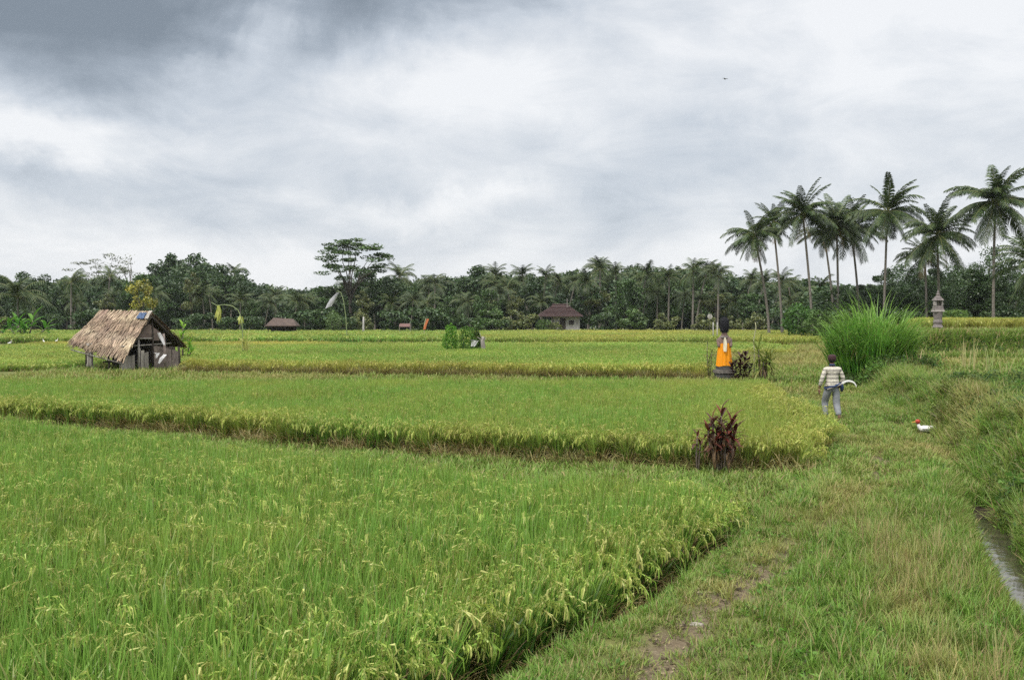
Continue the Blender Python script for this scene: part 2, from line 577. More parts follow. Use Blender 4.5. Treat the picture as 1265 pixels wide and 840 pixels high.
# ================================================================== ground
def ground():
    def axis(segs):
        o = []
        for a, b, s in segs:
            o += list(np.arange(a, b, s))
        return np.array(o)
    xs = axis([(-1500, -300, 100), (-300, -80, 20), (-80, -30, 4), (-30, -6, 1), (-6, -3, .3), (-3, 12, .11), (12, 20, .3), (20, 60, 1.5), (60, 150, 6), (150, 300, 20), (300, 1501, 100)])
    ys = axis([(-300, -40, 40), (-40, 0, 5), (0, 4, .5), (4, 16, .11), (16, 30, .2), (30, 50, .4), (50, 90, 1.5), (90, 160, 5), (160, 300, 14), (300, 1501, 100)])
    X, Y = np.meshgrid(xs, ys)
    Z = G(X, Y)
    nx, ny = len(xs), len(ys)
    me = bpy.data.meshes.new('ground')
    V = np.stack([X, Y, Z], 2).reshape(-1, 3)
    i = np.arange(nx * ny).reshape(ny, nx)
    F = np.stack([i[:-1, :-1], i[:-1, 1:], i[1:, 1:], i[1:, :-1]], 2).reshape(-1, 4)
    me.from_pydata(V.tolist(), [], F.tolist())
    dirt = np.exp(-((X - np.interp(Y, *TRK) - .05 * bumps(X, Y, 1.5)) / np.interp(Y, [5, 12, 26], [.24, .26, .16])) ** 2) * sst(32, 20, Y)
    dirt = dirt * (.6 + .4 * sst(-.6, .5, bumps(X, Y, 1.8)))
    wet = sst(.0, .3, sd_f1(X, Y) + .45) * (Y < 36) + sst(0, .4, sd_f2(X, Y) + .2)
    wet = np.clip(wet + np.exp(-(np.abs(X - np.interp(Y, *DIT)) / .36) ** 2) * sst(26.5, 25.5, Y) + 1.5 * np.exp(-((X - 9.55) / .6) ** 2 - ((Y - 26) / .6) ** 2), 0, 1)
    for nm, A in (('dirt', dirt), ('wet', wet)):
        a = me.attributes.new(nm, 'FLOAT', 'POINT')
        a.data.foreach_set('value', A.astype(np.float32).ravel())
    me.polygons.foreach_set('use_smooth', np.ones(len(me.polygons), bool))
    m, t, o = mat('ground')
    pos = t.new('ShaderNodeNewGeometry').outputs['Position']
    n1, n2, n3 = t.noise(pos, .35, 5), t.noise(pos, 2.5, 6), t.noise(pos, 28, 5, .7)
    grass = t.ramp(n1, [(.35, (.065, .105, .022)), (.6, (.12, .135, .035))])
    grass = t.mix(t.math('MULTIPLY', n2, .5), grass, (.15, .125, .05))
    soil = t.ramp(n3, [(.3, (.07, .05, .03)), (.5, (.13, .10, .062)), (.72, (.21, .17, .11))])
    mud = t.ramp(n3, [(.3, (.018, .014, .009)), (.7, (.05, .038, .022))])
    da = t.new('ShaderNodeAttribute', attribute_name='dirt').outputs[2]
    wa = t.new('ShaderNodeAttribute', attribute_name='wet').outputs[2]
    c = t.mix(t.math('MULTIPLY', t.math('ADD', da, t.math('MULTIPLY', t.math('SUBTRACT', n2, .5), .6), clamp=True), 1.3, clamp=True), grass, soil)
    c = t.mix(wa, c, mud)
    p = t.new('ShaderNodeBsdfPrincipled'); p.inputs['Roughness'].default_value = .95; p.inputs['Specular IOR Level'].default_value = .2
    t.l.new(c, p.inputs['Base Color'])
    b = t.new('ShaderNodeBump'); b.inputs['Distance'].default_value = .03; b.inputs['Strength'].default_value = .6
    t.l.new(t.math('ADD', n3, n2), b.inputs['Height']); t.l.new(b.outputs[0], p.inputs['Normal'])
    t.l.new(p.outputs[0], o.inputs[0])
    me.materials.append(m)
    link('ground', me, kind='structure')


ground()


def ditch_water():
    m, t, o = mat('ditch_water')
    pos = t.new('ShaderNodeNewGeometry').outputs['Position']
    p = t.new('ShaderNodeBsdfPrincipled')
    c = t.ramp(t.noise(pos, 3, 4), [(.35, (.03, .03, .018)), (.65, (.07, .06, .04))])
    t.l.new(c, p.inputs['Base Color'])
    p.inputs['Roughness'].default_value = .06
    p.inputs['Specular IOR Level'].default_value = .9
    b = t.new('ShaderNodeBump'); b.inputs['Strength'].default_value = .22; b.inputs['Distance'].default_value = .02
    t.l.new(t.noise(pos, 5, 2), b.inputs['Height']); t.l.new(b.outputs[0], p.inputs['Normal'])
    t.l.new(p.outputs[0], o.inputs[0])
    mb = MB()
    V, F = [], []
    ys = np.arange(-4, 16.4, .25)
    for i, y in enumerate(ys):
        c = np.interp(y, *DIT)
        for k in range(4):
            V.append((c - .6 + k * .4, y, WATER_Z))
        if i:
            for k in range(3):
                q = (i - 1) * 4 + k
                F.append((q, q + 1, q + 5, q + 4))
    mb.add(V, F)
    link('ditch_water', mb.mesh('ditch_water', m), kind='structure')


ditch_water()

# ================================================================== rice
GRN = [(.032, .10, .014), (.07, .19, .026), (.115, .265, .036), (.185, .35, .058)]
YEL = [(.36, .44, .09), (.24, .37, .06), (.50, .50, .16)]
BRN = [(.24, .17, .08), (.34, .25, .13), (.14, .10, .05)]


def panicle(mb, rng, base, a, H, L, grains, gs, cols, strands=9):
    """arching seed head: thin stem, then grains hanging along the bent end"""
    ts = np.linspace(0, 1, 7)
    ph0, dr = rng.uniform(.05, .35), rng.uniform(1.5, 2.6)
    p = np.array(base, float); P = [p.copy()]
    tot = H + L
    for i in range(6):
        tm = (ts[i] + ts[i + 1]) / 2
        s = tot / 6
        k = max(0, (tm * tot - H * .8) / (tot - H * .8))
        ph = ph0 + dr * k ** 1.1
        p = p + np.array([math.sin(ph) * math.cos(a), math.sin(ph) * math.sin(a), math.cos(ph)]) * s
        P.append(p.copy())
    P = np.array(P)
    side = np.array([-math.sin(a), math.cos(a), 0]) * .003
    V, F = [], []
    for q in P:
        V += [q - side, q + side]
    F = [(2 * i, 2 * i + 1, 2 * i + 3, 2 * i + 2) for i in range(6)]
    mb.add(V, F, (.16, .24, .04))
    c_ = np.asarray(cols)
    for k in range(strands):                       # side branches heavy with grain, hanging from the bent end
        u = (max(.45, H / tot) + (1 - max(.45, H / tot)) * (k + rng.uniform(0, 1)) / strands) * 6
        i0 = min(int(u), 5); f = u - i0
        q0 = P[i0] * (1 - f) + P[i0 + 1] * f
        d = P[i0 + 1] - P[i0]; d = d / np.linalg.norm(d)
        L2 = rng.uniform(.06, .12)
        q1 = q0 + d * L2 * .45 + rng.normal(0, .010, 3) - np.array([0, 0, L2 * .12])
        q2 = q1 + d * L2 * .15 + rng.normal(0, .008, 3) - np.array([0, 0, L2 * .55])
        sv = np.cross(d, rng.normal(0, 1, 3)); sv /= np.linalg.norm(sv)
        w_ = gs * .26
        mb.add([q0 - sv * w_ * .4, q0 + sv * w_ * .4, q1 - sv * w_, q1 + sv * w_, q2 - sv * w_ * .9, q2 + sv * w_ * .9, q2 - np.array([0, 0, .02])],
               [(0, 1, 3, 2), (2, 3, 5, 4), (4, 5, 6)], c_[rng.integers(len(c_))] * rng.uniform(.85, 1.15))
    u = rng.uniform(max(.0, H / tot - .05), 1, grains) * 6
    i0 = np.minimum(u.astype(int), 5); f = (u - i0)[:, None]
    q = P[i0] * (1 - f) + P[i0 + 1] * f
    q = q + rng.normal(0, .009, (grains, 3)) - np.array([0, 0, 1]) * rng.uniform(0, .03, grains)[:, None]
    d = rng.normal(0, .35, (grains, 3)); d[:, 2] -= 1
    d /= np.linalg.norm(d, axis=1, keepdims=True)
    s = np.cross(d, rng.normal(0, 1, (grains, 3))); s /= np.linalg.norm(s, axis=1, keepdims=True)
    h, wd = gs, gs * .42
    V = np.stack([q - d * h / 2, q + s * wd / 2, q + d * h / 2, q - s * wd / 2], 1).reshape(-1, 3)
    cc = np.asarray(cols)[rng.integers(0, len(cols), grains)]
    mb.add(V, [(4 * i, 4 * i + 1, 4 * i + 2, 4 * i + 3) for i in range(grains)], np.repeat(cc, 4, 0))


def rice_clump(seed, tillers=13, seg=4, wf=1.0, npan=4, grains=34, gs=.016, edge=0.0, seeds_col=YEL, R=.07, H=1.0):
    rng = np.random.default_rng(seed)
    mb = MB()
    n = tillers
    # long leaves leaving the stems at different heights, the highest almost upright
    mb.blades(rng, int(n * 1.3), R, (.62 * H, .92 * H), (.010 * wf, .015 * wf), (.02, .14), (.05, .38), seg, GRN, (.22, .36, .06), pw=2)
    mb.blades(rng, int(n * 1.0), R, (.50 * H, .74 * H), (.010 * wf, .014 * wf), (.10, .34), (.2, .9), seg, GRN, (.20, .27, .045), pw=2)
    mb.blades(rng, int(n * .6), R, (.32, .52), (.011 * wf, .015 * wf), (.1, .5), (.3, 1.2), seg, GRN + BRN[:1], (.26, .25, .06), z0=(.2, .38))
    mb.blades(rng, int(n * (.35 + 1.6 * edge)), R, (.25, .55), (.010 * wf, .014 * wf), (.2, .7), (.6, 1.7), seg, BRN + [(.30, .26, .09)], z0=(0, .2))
    for i in range(npan):
        a = rng.uniform(0, 6.28)
        r = R * .8 * math.sqrt(rng.uniform())
        H0 = rng.uniform(.58, .76) * H
        panicle(mb, rng, (r * math.cos(a), r * math.sin(a), .03), a + rng.normal(0, .5), H0, rng.uniform(.16, .23), grains, gs, seeds_col)
    return mb


def grid_pts(x0, x1, y0, y1, step, jit, seed):
    rng = np.random.default_rng(seed)
    X, Y = np.meshgrid(np.arange(x0, x1, step), np.arange(y0, y1, step))
    X = X.ravel() + rng.uniform(-jit, jit, X.size); Y = Y.ravel() + rng.uniform(-jit, jit, Y.size)
    return X, Y


def in_view(X, Y, m=1.5, behind=True):
    """keeps what the photograph, or a camera a step aside, could see"""
    return (np.abs(X) < (Y + 3) * .56 + m)


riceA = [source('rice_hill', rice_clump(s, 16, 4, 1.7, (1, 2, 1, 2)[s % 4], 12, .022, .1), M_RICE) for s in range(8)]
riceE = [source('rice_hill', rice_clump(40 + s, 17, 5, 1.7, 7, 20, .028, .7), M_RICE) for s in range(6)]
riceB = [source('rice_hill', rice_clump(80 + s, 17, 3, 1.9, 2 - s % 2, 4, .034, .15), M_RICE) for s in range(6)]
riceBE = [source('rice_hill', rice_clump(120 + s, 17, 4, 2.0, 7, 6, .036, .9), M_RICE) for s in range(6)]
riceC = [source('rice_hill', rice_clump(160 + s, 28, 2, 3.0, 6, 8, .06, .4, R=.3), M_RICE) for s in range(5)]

X, Y = grid_pts(-16, 3, 2.5, 24, .2, .05, 1)
s = sd_f1(X, Y)
k = (s > .03) & in_view(X, Y)
X, Y, s = X[k], Y[k], s[k]
edge = (s < .5) & (np.interp(Y, *F1X) - X < .5)
rg = np.random.default_rng(5)
hh = (1.06 + .05 * bumps(X, Y, .8) + rg.uniform(-.07, .07, len(X))) * np.interp(Y, [10, 15], [1, .95])
Z = G(X, Y) - .02
ripe = np.clip(-.03 + .08 * bumps(X, Y, 1.1), 0, .4)
scatter('rice_field', np.stack([X, Y, Z], 1)[~edge], riceA, 'near field of green rice with pale seed heads, filling the lower left', 'rice', scale=hh[~edge], dry=ripe[~edge],
        lean_dir=(3 * bumps(X, Y, .5)[~edge], np.abs(.10 * bumps(Y, X, .9)[~edge])))
ea = np.full(edge.sum(), -.55) + rg.normal(0, .3, edge.sum())
scatter('rice_field_edge', np.stack([X, Y, Z], 1)[edge], riceE, 'leaning outer rows of the near rice field with drooping seed heads beside the grass track', 'rice', scale=hh[edge] * 1.0,
        dry=ripe[edge] * .8, lean_dir=(ea, rg.uniform(.0, .26, edge.sum()) * sst(.5, .05, s[edge]) + .02))

X, Y = grid_pts(-28, 9.5, 17, 35.6, .21, .06, 2)
s = sd_f2(X, Y)
k = (s > .03) & in_view(X, Y)
X, Y, s = X[k], Y[k], s[k]
edge = (s < .55) & (Y < 31)
hh = .84 + .04 * bumps(X, Y, .7) + rg.uniform(-.06, .06, len(X))
hh = hh * np.interp(Y, [28, 35.5], [1, .93])
Z = G(X, Y) - .02
ripe = np.clip(.06 + .08 * bumps(X, Y, .9) + .10 * sst(1.5, 0, s) + .14 * sst(3, 5, X), 0, .6)
scatter('rice_field', np.stack([X, Y, Z], 1)[~edge], riceB, 'second rice field in the middle, behind the low grass bund', 'rice', scale=hh[~edge], dry=ripe[~edge])
right = (np.interp(Y, *F2X) - X) < (Y - np.interp(X, *F2Y))
ea = np.where(right, -.35, -1.75)[edge] + rg.normal(0, .35, edge.sum())
la = rg.uniform(-.02, .15, edge.sum()) * np.where(right, 2.6, 1)[edge]
scatter('rice_field_edge', np.stack([X, Y, Z], 1)[edge], riceBE, 'front face of the second rice field with yellow seed heads over brown stalks', 'rice', scale=hh[edge] * 1.05,
        dry=ripe[edge], lean_dir=(ea, la))


def far_field(x0, x1, y0, y1, step, keep, sc, ripe, label, front=1.2, edge_label=None, seed=9, hgt=.75):
    X, Y = grid_pts(x0, x1, y0, y1, step, step * .4, seed)
    k = keep(X, Y) & in_view(X, Y, 3)
    X, Y = X[k], Y[k]
    rr = np.clip(ripe(X, Y), 0, 1)
    v = np.stack([np.full(len(X), sc), np.full(len(X), sc), hgt + rg.uniform(-.05, .05, len(X))], 1)
    scatter('rice_field', np.stack([X, Y, G(X, Y) - .03], 1), riceC, label, 'rice', scale=v, dry=rr, var=.1 * bumps(X, Y, .35) + rg.uniform(-.08, .08, len(X)))


F3F = ([-40, -13.8, 0, 7.4], [46, 44.3, 41.2, 40.2])
k3 = lambda X, Y: (Y > np.interp(X, *F3F)) & (X < np.interp(Y, [40, 62], [7.2, 11.4])) & (X > -13.6)
far_field(-14, 12, 40, 62, .36, k3, 1.0, lambda X, Y: .02 + .5 * sst(1.5, .0, Y - np.interp(X, *F3F)) + .08 * bumps(X, Y, .5), 'third rice field with a straight front face, left of the orange-draped statue', hgt=.82)
far_field(-34, -12.6, 46, 78, .5, lambda X, Y: ((Y > 49.5) | (X < -19.6) | ((X > -13.6) & (Y > 47))) , 1.1, lambda X, Y: .12 + .5 * sst(68, 76, Y) + .1 * bumps(X, Y, .4), 'flat green rice field around and behind the thatched hut', seed=10, hgt=.5)
far_field(-3, 24, 79.5, 100, .75, lambda X, Y: (X < .288 * Y) & (X > -3 + .5 * np.sin(Y)), 1.6, lambda X, Y: .34 + .2 * bumps(X, Y, .3), 'ripening yellow rice field in front of the distant palms', seed=11, hgt=.85)
far_field(-20, 19, 63, 78.5, .6, lambda X, Y: (X < .265 * Y), 1.4, lambda X, Y: .05 + .1 * bumps(X, Y, .4) + .3 * sst(66, 63, Y), 'bright green rice field beyond the third field', seed=12, hgt=.42)
far_field(-75, 45, 84, 150, 1.15, lambda X, Y: (X < .288 * Y) & ~((X > -3.5) & (Y < 100.5)), 2.4, lambda X, Y: np.clip(.08 + .16 * bumps(X, Y, .12) + .36 * sst(-.1, .15, X / Y), 0, .9), 'farthest rice fields running to the foot of the treeline', seed=13, hgt=.8)
far_field(17, 48, 50, 70, .5, lambda X, Y: (X > .385 * Y), 1.2, lambda X, Y: .48 + .2 * bumps(X, Y, .6), 'yellow rice field on the upper terrace behind the stone shrine', seed=14, hgt=.8)

# ================================================================== grass and weeds
GG = [(.06, .16, .018), (.125, .26, .03), (.20, .34, .05)]
GD = [(.30, .25, .11), (.36, .29, .13), (.22, .19, .08)]


def tuft(seed, n, h, wd, R, lean=(.05, .7), droop=(.2, 1.3), cols=GG, seg=3, tip=(.2, .26, .06), dryn=0):
    rng = np.random.default_rng(seed)
    mb = MB()
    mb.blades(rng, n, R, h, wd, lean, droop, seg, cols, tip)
    if dryn:
        mb.blades(rng, dryn, R, (h[0] * .8, h[1] * 1.1), wd, lean, droop, seg, GD)
    return mb


grassS = [source('grass_tuft', tuft(s, 22, (.05, .13), (.006, .010), .075, (.1, 1.0), (.1, 1.2), dryn=4), M_GRASS) for s in range(6)]
grassL = [source('grass_tuft', tuft(20 + s, 20, (.14, .34), (.007, .012), .06, (.05, .55), (.3, 1.5), seg=4, dryn=2), M_GRASS) for s in range(6)]
grassM = [source('grass_tuft', tuft(30 + s, 20, (.10, .22), (.014, .022), .15, (.1, .9), (.2, 1.3), dryn=4), M_GRASS) for s in range(6)]
grassF = [source('grass_tuft', tuft(50 + s, 26, (.14, .34), (.03, .05), .3, (.1, .8), (.2, 1.3), seg=2, dryn=3), M_GRASS) for s in range(5)]


def weed(seed, n, R, H, size, cols=((.045, .10, .018), (.075, .15, .025), (.11, .19, .03))):
    rng = np.random.default_rng(seed)
    mb = MB()
    th = rng.uniform(0, 6.28, n); r = R * np.sqrt(rng.uniform(0, 1, n)); z = H * rng.uniform(0, 1, n) ** .7 * (1 - .5 * (r / R) ** 2)
    P = np.stack([r * np.cos(th), r * np.sin(th), z], 1)
    mb.leaves(rng, P, size, cols, .5, .55)
    for i in range(7):
        q = P[rng.integers(0, n)]
        mb.blades(rng, 1, .03, (H * .8, H * 1.1), (.006, .008), (.1, .6), (.1, .5), 2, [(.09, .10, .04)])
    return mb


weeds = [source('weed', weed(60 + s, 90, .2, .34, (.035, .075), (((.045, .10, .018), (.075, .15, .025), (.11, .19, .03)), ((.025, .065, .014), (.045, .10, .02)), ((.08, .17, .03), (.14, .25, .04)), ((.04, .08, .02), (.07, .12, .03)), ((.12, .13, .04), (.09, .15, .03)))[s]), M_GRASS) for s in range(5)]
seedstalk = [source('dry_stalk', (lambda mb, r: (mb.blades(r, 9, .07, (.35, .62), (.004, .007), (.0, .35), (.1, .5), 3, GD + [(.35, .31, .12)]),
             mb.blades(r, 10, .07, (.2, .4), (.006, .009), (.1, .6), (.3, 1.2), 3, GD + GG[1:]), mb)[-1])(MB(), np.random.default_rng(70 + s)), M_GRASS) for s in range(5)]


def rand_pts(n, x0, x1, y0, y1, seed):
    r = np.random.default_rng(seed)
    return r.uniform(x0, x1, n), r.uniform(y0, y1, n), r


def P3(X, Y, dz=-.01):
    return np.stack([X, Y, G(X, Y) + dz], 1)


def trackd(X, Y):
    return X - np.interp(Y, *TRK)


def dryness(X, Y, r):
    t = trackd(X, Y)
    d = .04 + .16 * bumps(X, Y, 1.0) + .13 * bumps(Y, X, 3.1)
    d += .45 * np.exp(-((t + .2) / .42) ** 2) * sst(26, 14, Y)                       # worn sides of the track
    d += .12 * sst(9, 20, Y) * sst(1, 0, np.abs(t) - 1.2)
    d += .34 * np.exp(-((X - np.interp(Y, [6, 12], [2.75, 4.3])) / .45) ** 2) * sst(6, 7, Y) * sst(13, 11, Y)
    d -= .45 * np.exp(-((X - np.interp(Y, [6, 10, 14], [1.9, 3.0, 4.3])) / .35) ** 2) * (Y < 12)
    d -= .5 * sst(1.3, .3, np.interp(Y, *DIT) - X) * (Y < 18)
    d -= .5 * sst(-.9, -.1, -(sd_f1(X, Y) * -1)) * (Y < 16) * (X < np.interp(Y, *TRK) - .5)
    d -= .3 * (sd_f2(X, Y) > -1.6) * (Y < 20)
    return np.clip(d + r.normal(0, .13, len(X)), 0, .95)


def off_water(X, Y):
    return (np.abs(X - np.interp(Y, *DIT) - .05 * bumps(X * 0, Y, 2.6)) > .21) | (Y > 15.4) | (Y < 9.1)


# short turf, near
X, Y, r = rand_pts(24000, -2.5, 9.5, 4, 15, 101)
k = (sd_f1(X, Y) < -.22) & off_water(X, Y) & in_view(X, Y, .5) & (sd_f2(X, Y) < -.15)
tk = np.exp(-(trackd(X, Y) / np.interp(Y, [5, 12], [.19, .16])) ** 2) * (.75 + .25 * bumps(X, Y, 1.8))
k &= r.uniform(0, 1, len(X)) > tk
k &= (X < np.interp(Y, *L1X) + 3)
X, Y = X[k], Y[k]
scatter('short_grass', P3(X, Y), grassS, 'short trodden grass beside the worn track', 'grass', dry=dryness(X, Y, r), scale=r.uniform(.5, 1.15, len(X)))
# longer turf near
X, Y, r = rand_pts(11000, -1.5, 9, 4, 16, 102)
t = trackd(X, Y)
dens = np.clip(.25 + .3 * bumps(X, Y, 1.4), 0, 1) * sst(.35, 1.0, np.abs(t)) + .9 * sst(1.5, .4, np.interp(Y, *DIT) - X) * (X < np.interp(Y, *DIT) + .3)
dens += .6 * np.exp(-((X - np.interp(Y, [6, 12], [2.5, 4.2])) / .8) ** 2)
k = (sd_f1(X, Y) < -.3) & off_water(X, Y) & in_view(X, Y, .5) & (r.uniform(0, 1, len(X)) < dens) & (X < np.interp(Y, *L1X) + 2.5) & (t > -.9)
X, Y = X[k], Y[k]
scatter('long_grass', P3(X, Y), grassL, 'long loose grass between the track and the water ditch', 'grass', dry=dryness(X, Y, r) * .9, scale=r.uniform(.45, .95, len(X)))
# low broad-leaved weeds in the turf
lowweed = [source('low_weed', weed(300 + q, 16, .09, .05, (.025, .055), ((.07, .17, .02), (.11, .24, .03), (.16, .28, .05))), M_GRASS) for q in range(4)]
X, Y, r = rand_pts(3800, -1, 8, 4.5, 17, 121)
k = (sd_f1(X, Y) < -.3) & off_water(X, Y) & in_view(X, Y, .5) & (np.abs(trackd(X, Y)) > .22) & (r.uniform(0, 1, len(X)) < .35 + .45 * bumps(Y, X, 1.1))
X, Y = X[k], Y[k]
scatter('low_weeds', P3(X, Y, .01), lowweed, 'small broad-leaved weeds scattered through the turf beside the track', 'weeds', scale=r.uniform(.7, 1.5, len(X)))
# dead leaves and crumbs of earth on the worn track
_l = np.random.default_rng(131)
litter = []
for q in range(4):
    mb = MB(); mb.leaves(_l, np.stack([_l.normal(0, .06, 7), _l.normal(0, .06, 7), _l.uniform(.004, .02, 7)], 1), (.02, .06), [(.28, .21, .12), (.18, .12, .07), (.36, .29, .19)], 2.5, .45)
    for e in range(4):
        a_, b_, z_ = _l.normal(0, .07), _l.normal(0, .07), _l.uniform(.008, .022)
        mb.box((a_, b_, z_ * .5), (z_ * 1.6, z_ * 1.3, z_), (0, 0, _l.uniform(0, 3)), (.14, .11, .075), .6)
    litter.append(source('litter', mb, M_GRASS))
Y = _l.uniform(5.5, 19, 190); X = np.interp(Y, *TRK) + _l.normal(0, .2, 190)
scatter('track_litter', P3(X, Y, .008), litter, 'dead leaves and crumbs of earth strewn along the worn track', 'litter', scale=_l.uniform(.4, 1.0, 190), tilt=.02)
# overhanging growth along both sides of the ditch
X, Y, r = rand_pts(1500, 0, 1, 8.6, 16, 122)
side = np.where(X < .42, -1, 1)
X = np.interp(Y, *DIT) + side * (.36 + .14 * r.uniform(0, 1, 1500)) + .04 * bumps(Y, X, 3)
scatter('ditch_grass', P3(X, Y, .02), grassL, 'long green grass hanging over both sides of the ditch', 'grass', scale=r.uniform(.35, .75, 1500), dry=np.clip(r.normal(.05, .1, 1500), 0, 1),
        lean_dir=(np.where(side < 0, 0, math.pi) + r.normal(0, .5, 1500), r.uniform(.1, .6, 1500)))
# dry seed stalks in the lower right
X, Y, r = rand_pts(420, 1.6, 5.2, 5.5, 12, 103)
c = np.interp(Y, [6, 12], [2.85, 4.35])
k = (np.abs(X - c - r.normal(0, .15, len(X))) < .38)
k &= off_water(X, Y)
X, Y = X[k], Y[k]
scatter('dry_grass_stalks', P3(X, Y), seedstalk, 'upright straw-coloured grass stalks in the lower right', 'grass', scale=r.uniform(.5, .95, len(X)))
# middle distance turf
X, Y, r = rand_pts(30000, -4, 16, 13.5, 34, 104)
k = (sd_f1(X, Y) < -.1) & (sd_f2(X, Y) < -.05) & in_view(X, Y, .5) & off_water(X, Y)
k &= (r.uniform(0, 1, len(X)) > (.35 + .5 * sst(21, 17, Y)) * np.exp(-(trackd(X, Y) / .2) ** 2))
k &= ((X - 9.55) / .55) ** 2 + ((Y - 25.95) / .5) ** 2 > 1
X, Y = X[k], Y[k]
scatter('turf', P3(X, Y), grassM, 'grass of the track around the walking man', 'grass', dry=dryness(X, Y, r), scale=r.uniform(.5, 1.0, len(X)))
# dry lower straw at the foot of the field faces
strawv = [source('dry_straw', (lambda mb, r: (mb.blades(r, 16, .1, (.22, .48), (.012, .022), (.1, .6), (.3, 1.6), 3, [(.36, .28, .12), (.26, .19, .08), (.18, .20, .06), (.42, .36, .16)]), mb)[-1])(MB(), np.random.default_rng(90 + q)), M_RICE) for q in range(5)]
r = np.random.default_rng(110)
X = r.uniform(-26, 5, 1500); Y = np.interp(X, *F2Y) + r.uniform(-.10, .15, 1500)
k = in_view(X, Y) & (r.uniform(0, 1, 1500) < .55 + .4 * bumps(X, Y, 1.7))
X, Y = X[k], Y[k]
scatter('dry_straw', P3(X, Y), strawv, 'brown dry straw hanging at the foot of the second rice field', 'straw', scale=r.uniform(.6, 1.15, len(X)), lean_dir=(np.full(len(X), -1.6) + r.normal(0, .5, len(X)), r.uniform(.1, .5, len(X))))
X = r.uniform(-14, 7.2, 1500); Y = np.interp(X, *F3F) + r.uniform(-.2, .1, 1500)
scatter('dry_straw', P3(X, Y), strawv, 'brown dry straw at the foot of the third rice field', 'straw', scale=r.uniform(.8, 1.3, 1500))
Y = r.uniform(5, 12.6, 200); X = np.interp(Y, *F1X) + r.uniform(-.08, .12, 200)
scatter('dry_straw', P3(X, Y), strawv, 'dry fallen leaves at the foot of the near rice field edge', 'straw', scale=r.uniform(.5, .9, 200), dry=r.uniform(0, .4, 200), lean_dir=(np.full(200, -.5) + r.normal(0, .5, 200), r.uniform(.2, .7, 200)))
# the bund between the first two fields
X, Y, r = rand_pts(26000, -20, 6, 13, 31, 105)
k = (sd_f1(X, Y) < -.02) & (sd_f2(X, Y) < 0) & in_view(X, Y) & (X < np.interp(Y, *TRK) - 1.5)
X, Y = X[k], Y[k]
scatter('bund_grass', P3(X, Y), grassM, 'bright green grass bund between the first and second rice fields', 'grass', dry=np.clip(.05 + r.normal(0, .08, len(X)), 0, 1), scale=r.uniform(.8, 1.4, len(X)))
# far turf
X, Y, r = rand_pts(30000, -20, 28, 33, 90, 106)
k = in_view(X, Y) & ~(k3(X, Y)) & (sd_f2(X, Y) < 0) & ~((X < .265 * Y) & (Y > 62) & (X > -18))
k &= ~((np.hypot(X - 12.9, Y - 38) < 1.2))
X, Y = X[k], Y[k]
d = np.clip(.25 + .2 * bumps(X, Y, .5) + .25 * sst(43, 60, Y) * (X / Y > .2) - .3 * (G(X, Y) > .9), 0, .9)
scatter('far_grass', P3(X, Y), grassF, 'grass of the far banks and of the track beyond the elephant grass', 'grass', dry=d + r.normal(0, .08, len(X)), scale=r.uniform(.6, 1.1, len(X)))
# bank vegetation on the right
X, Y, r = rand_pts(9000, 3.5, 17, 6, 31, 107)
d1 = X - np.interp(Y, *L1X)
k = (d1 > -.1) & (d1 < 5) & in_view(X, Y, .5)
face = np.exp(-((d1 - .55) / .6) ** 2)
k &= r.uniform(0, 1, len(X)) < (.12 + .75 * face * (.6 + .4 * bumps(X, Y, .9)))
Xw, Yw = X[k], Y[k]
scatter('bank_weeds', P3(Xw, Yw, .0), weeds, 'leafy green weeds covering the steep right bank above the ditch', 'weeds', dry=np.clip(.02 + .2 * bumps(Xw, Yw, 1.0), 0, .7), scale=r.uniform(.5, 1.0, len(Xw)) * (1 + .7 * sst(.2, 1.2, bumps(Yw, Xw, 1.6))))
X, Y, r = rand_pts(14000, 3.5, 18, 5, 40, 108)
d1 = X - np.interp(Y, *L1X)
k = (d1 > -.15) & (d1 < 7) & in_view(X, Y, .5) & (np.hypot(X - 13, Y - 38) > 1.6)
X, Y, d1 = X[k], Y[k], d1[k]
dd = .02 + .42 * np.exp(-((d1 - .6) / .45) ** 2) * sst(14, 18, Y) * sst(26, 23, Y) + .15 * bumps(X, Y, .9)
azm = np.where(d1 < 1.2, math.pi + .6, r.uniform(0, 6.28, len(X))) + r.normal(0, .5, len(X))
scatter('bank_grass', P3(X, Y), grassL, 'long grass hanging over the right bank', 'grass', dry=np.clip(dd + r.normal(0, .12, len(X)), 0, .9), scale=r.uniform(.9, 1.6, len(X)) * np.where(d1 > 1.3, .5, 1) * np.where(Y < 14, .8, 1),
        lean_dir=(azm, np.where(d1 < 1.2, .55, .1) * r.uniform(.4, 1.3, len(X))))
# ================================================================== trees
LEAFD = [(.030, .062, .018), (.045, .085, .022), (.068, .11, .028), (.034, .072, .026)]
LEAFM = [(.05, .10, .025), (.075, .135, .03), (.10, .15, .04)]
LEAFY = [(.38, .33, .035), (.28, .27, .035), (.15, .18, .03)]
LEAFO = [(.12, .14, .045), (.16, .17, .05), (.08, .11, .04)]


def limb(mb, rng, a, b, r0, r1, wob=.1, k=6, n=5, C=None):
    a, b = np.array(a, float), np.array(b, float)
    L = np.linalg.norm(b - a)
    P, R = [], []
    for i in range(n):
        t = i / (n - 1)
        p = a * (1 - t) + b * t + rng.normal(0, wob * L * .35, 3) * (0 < i < n - 1) * .5
        P.append(p); R.append(r0 * (1 - t) + r1 * t)
    mb.tube(P, R, k, C)
    return P


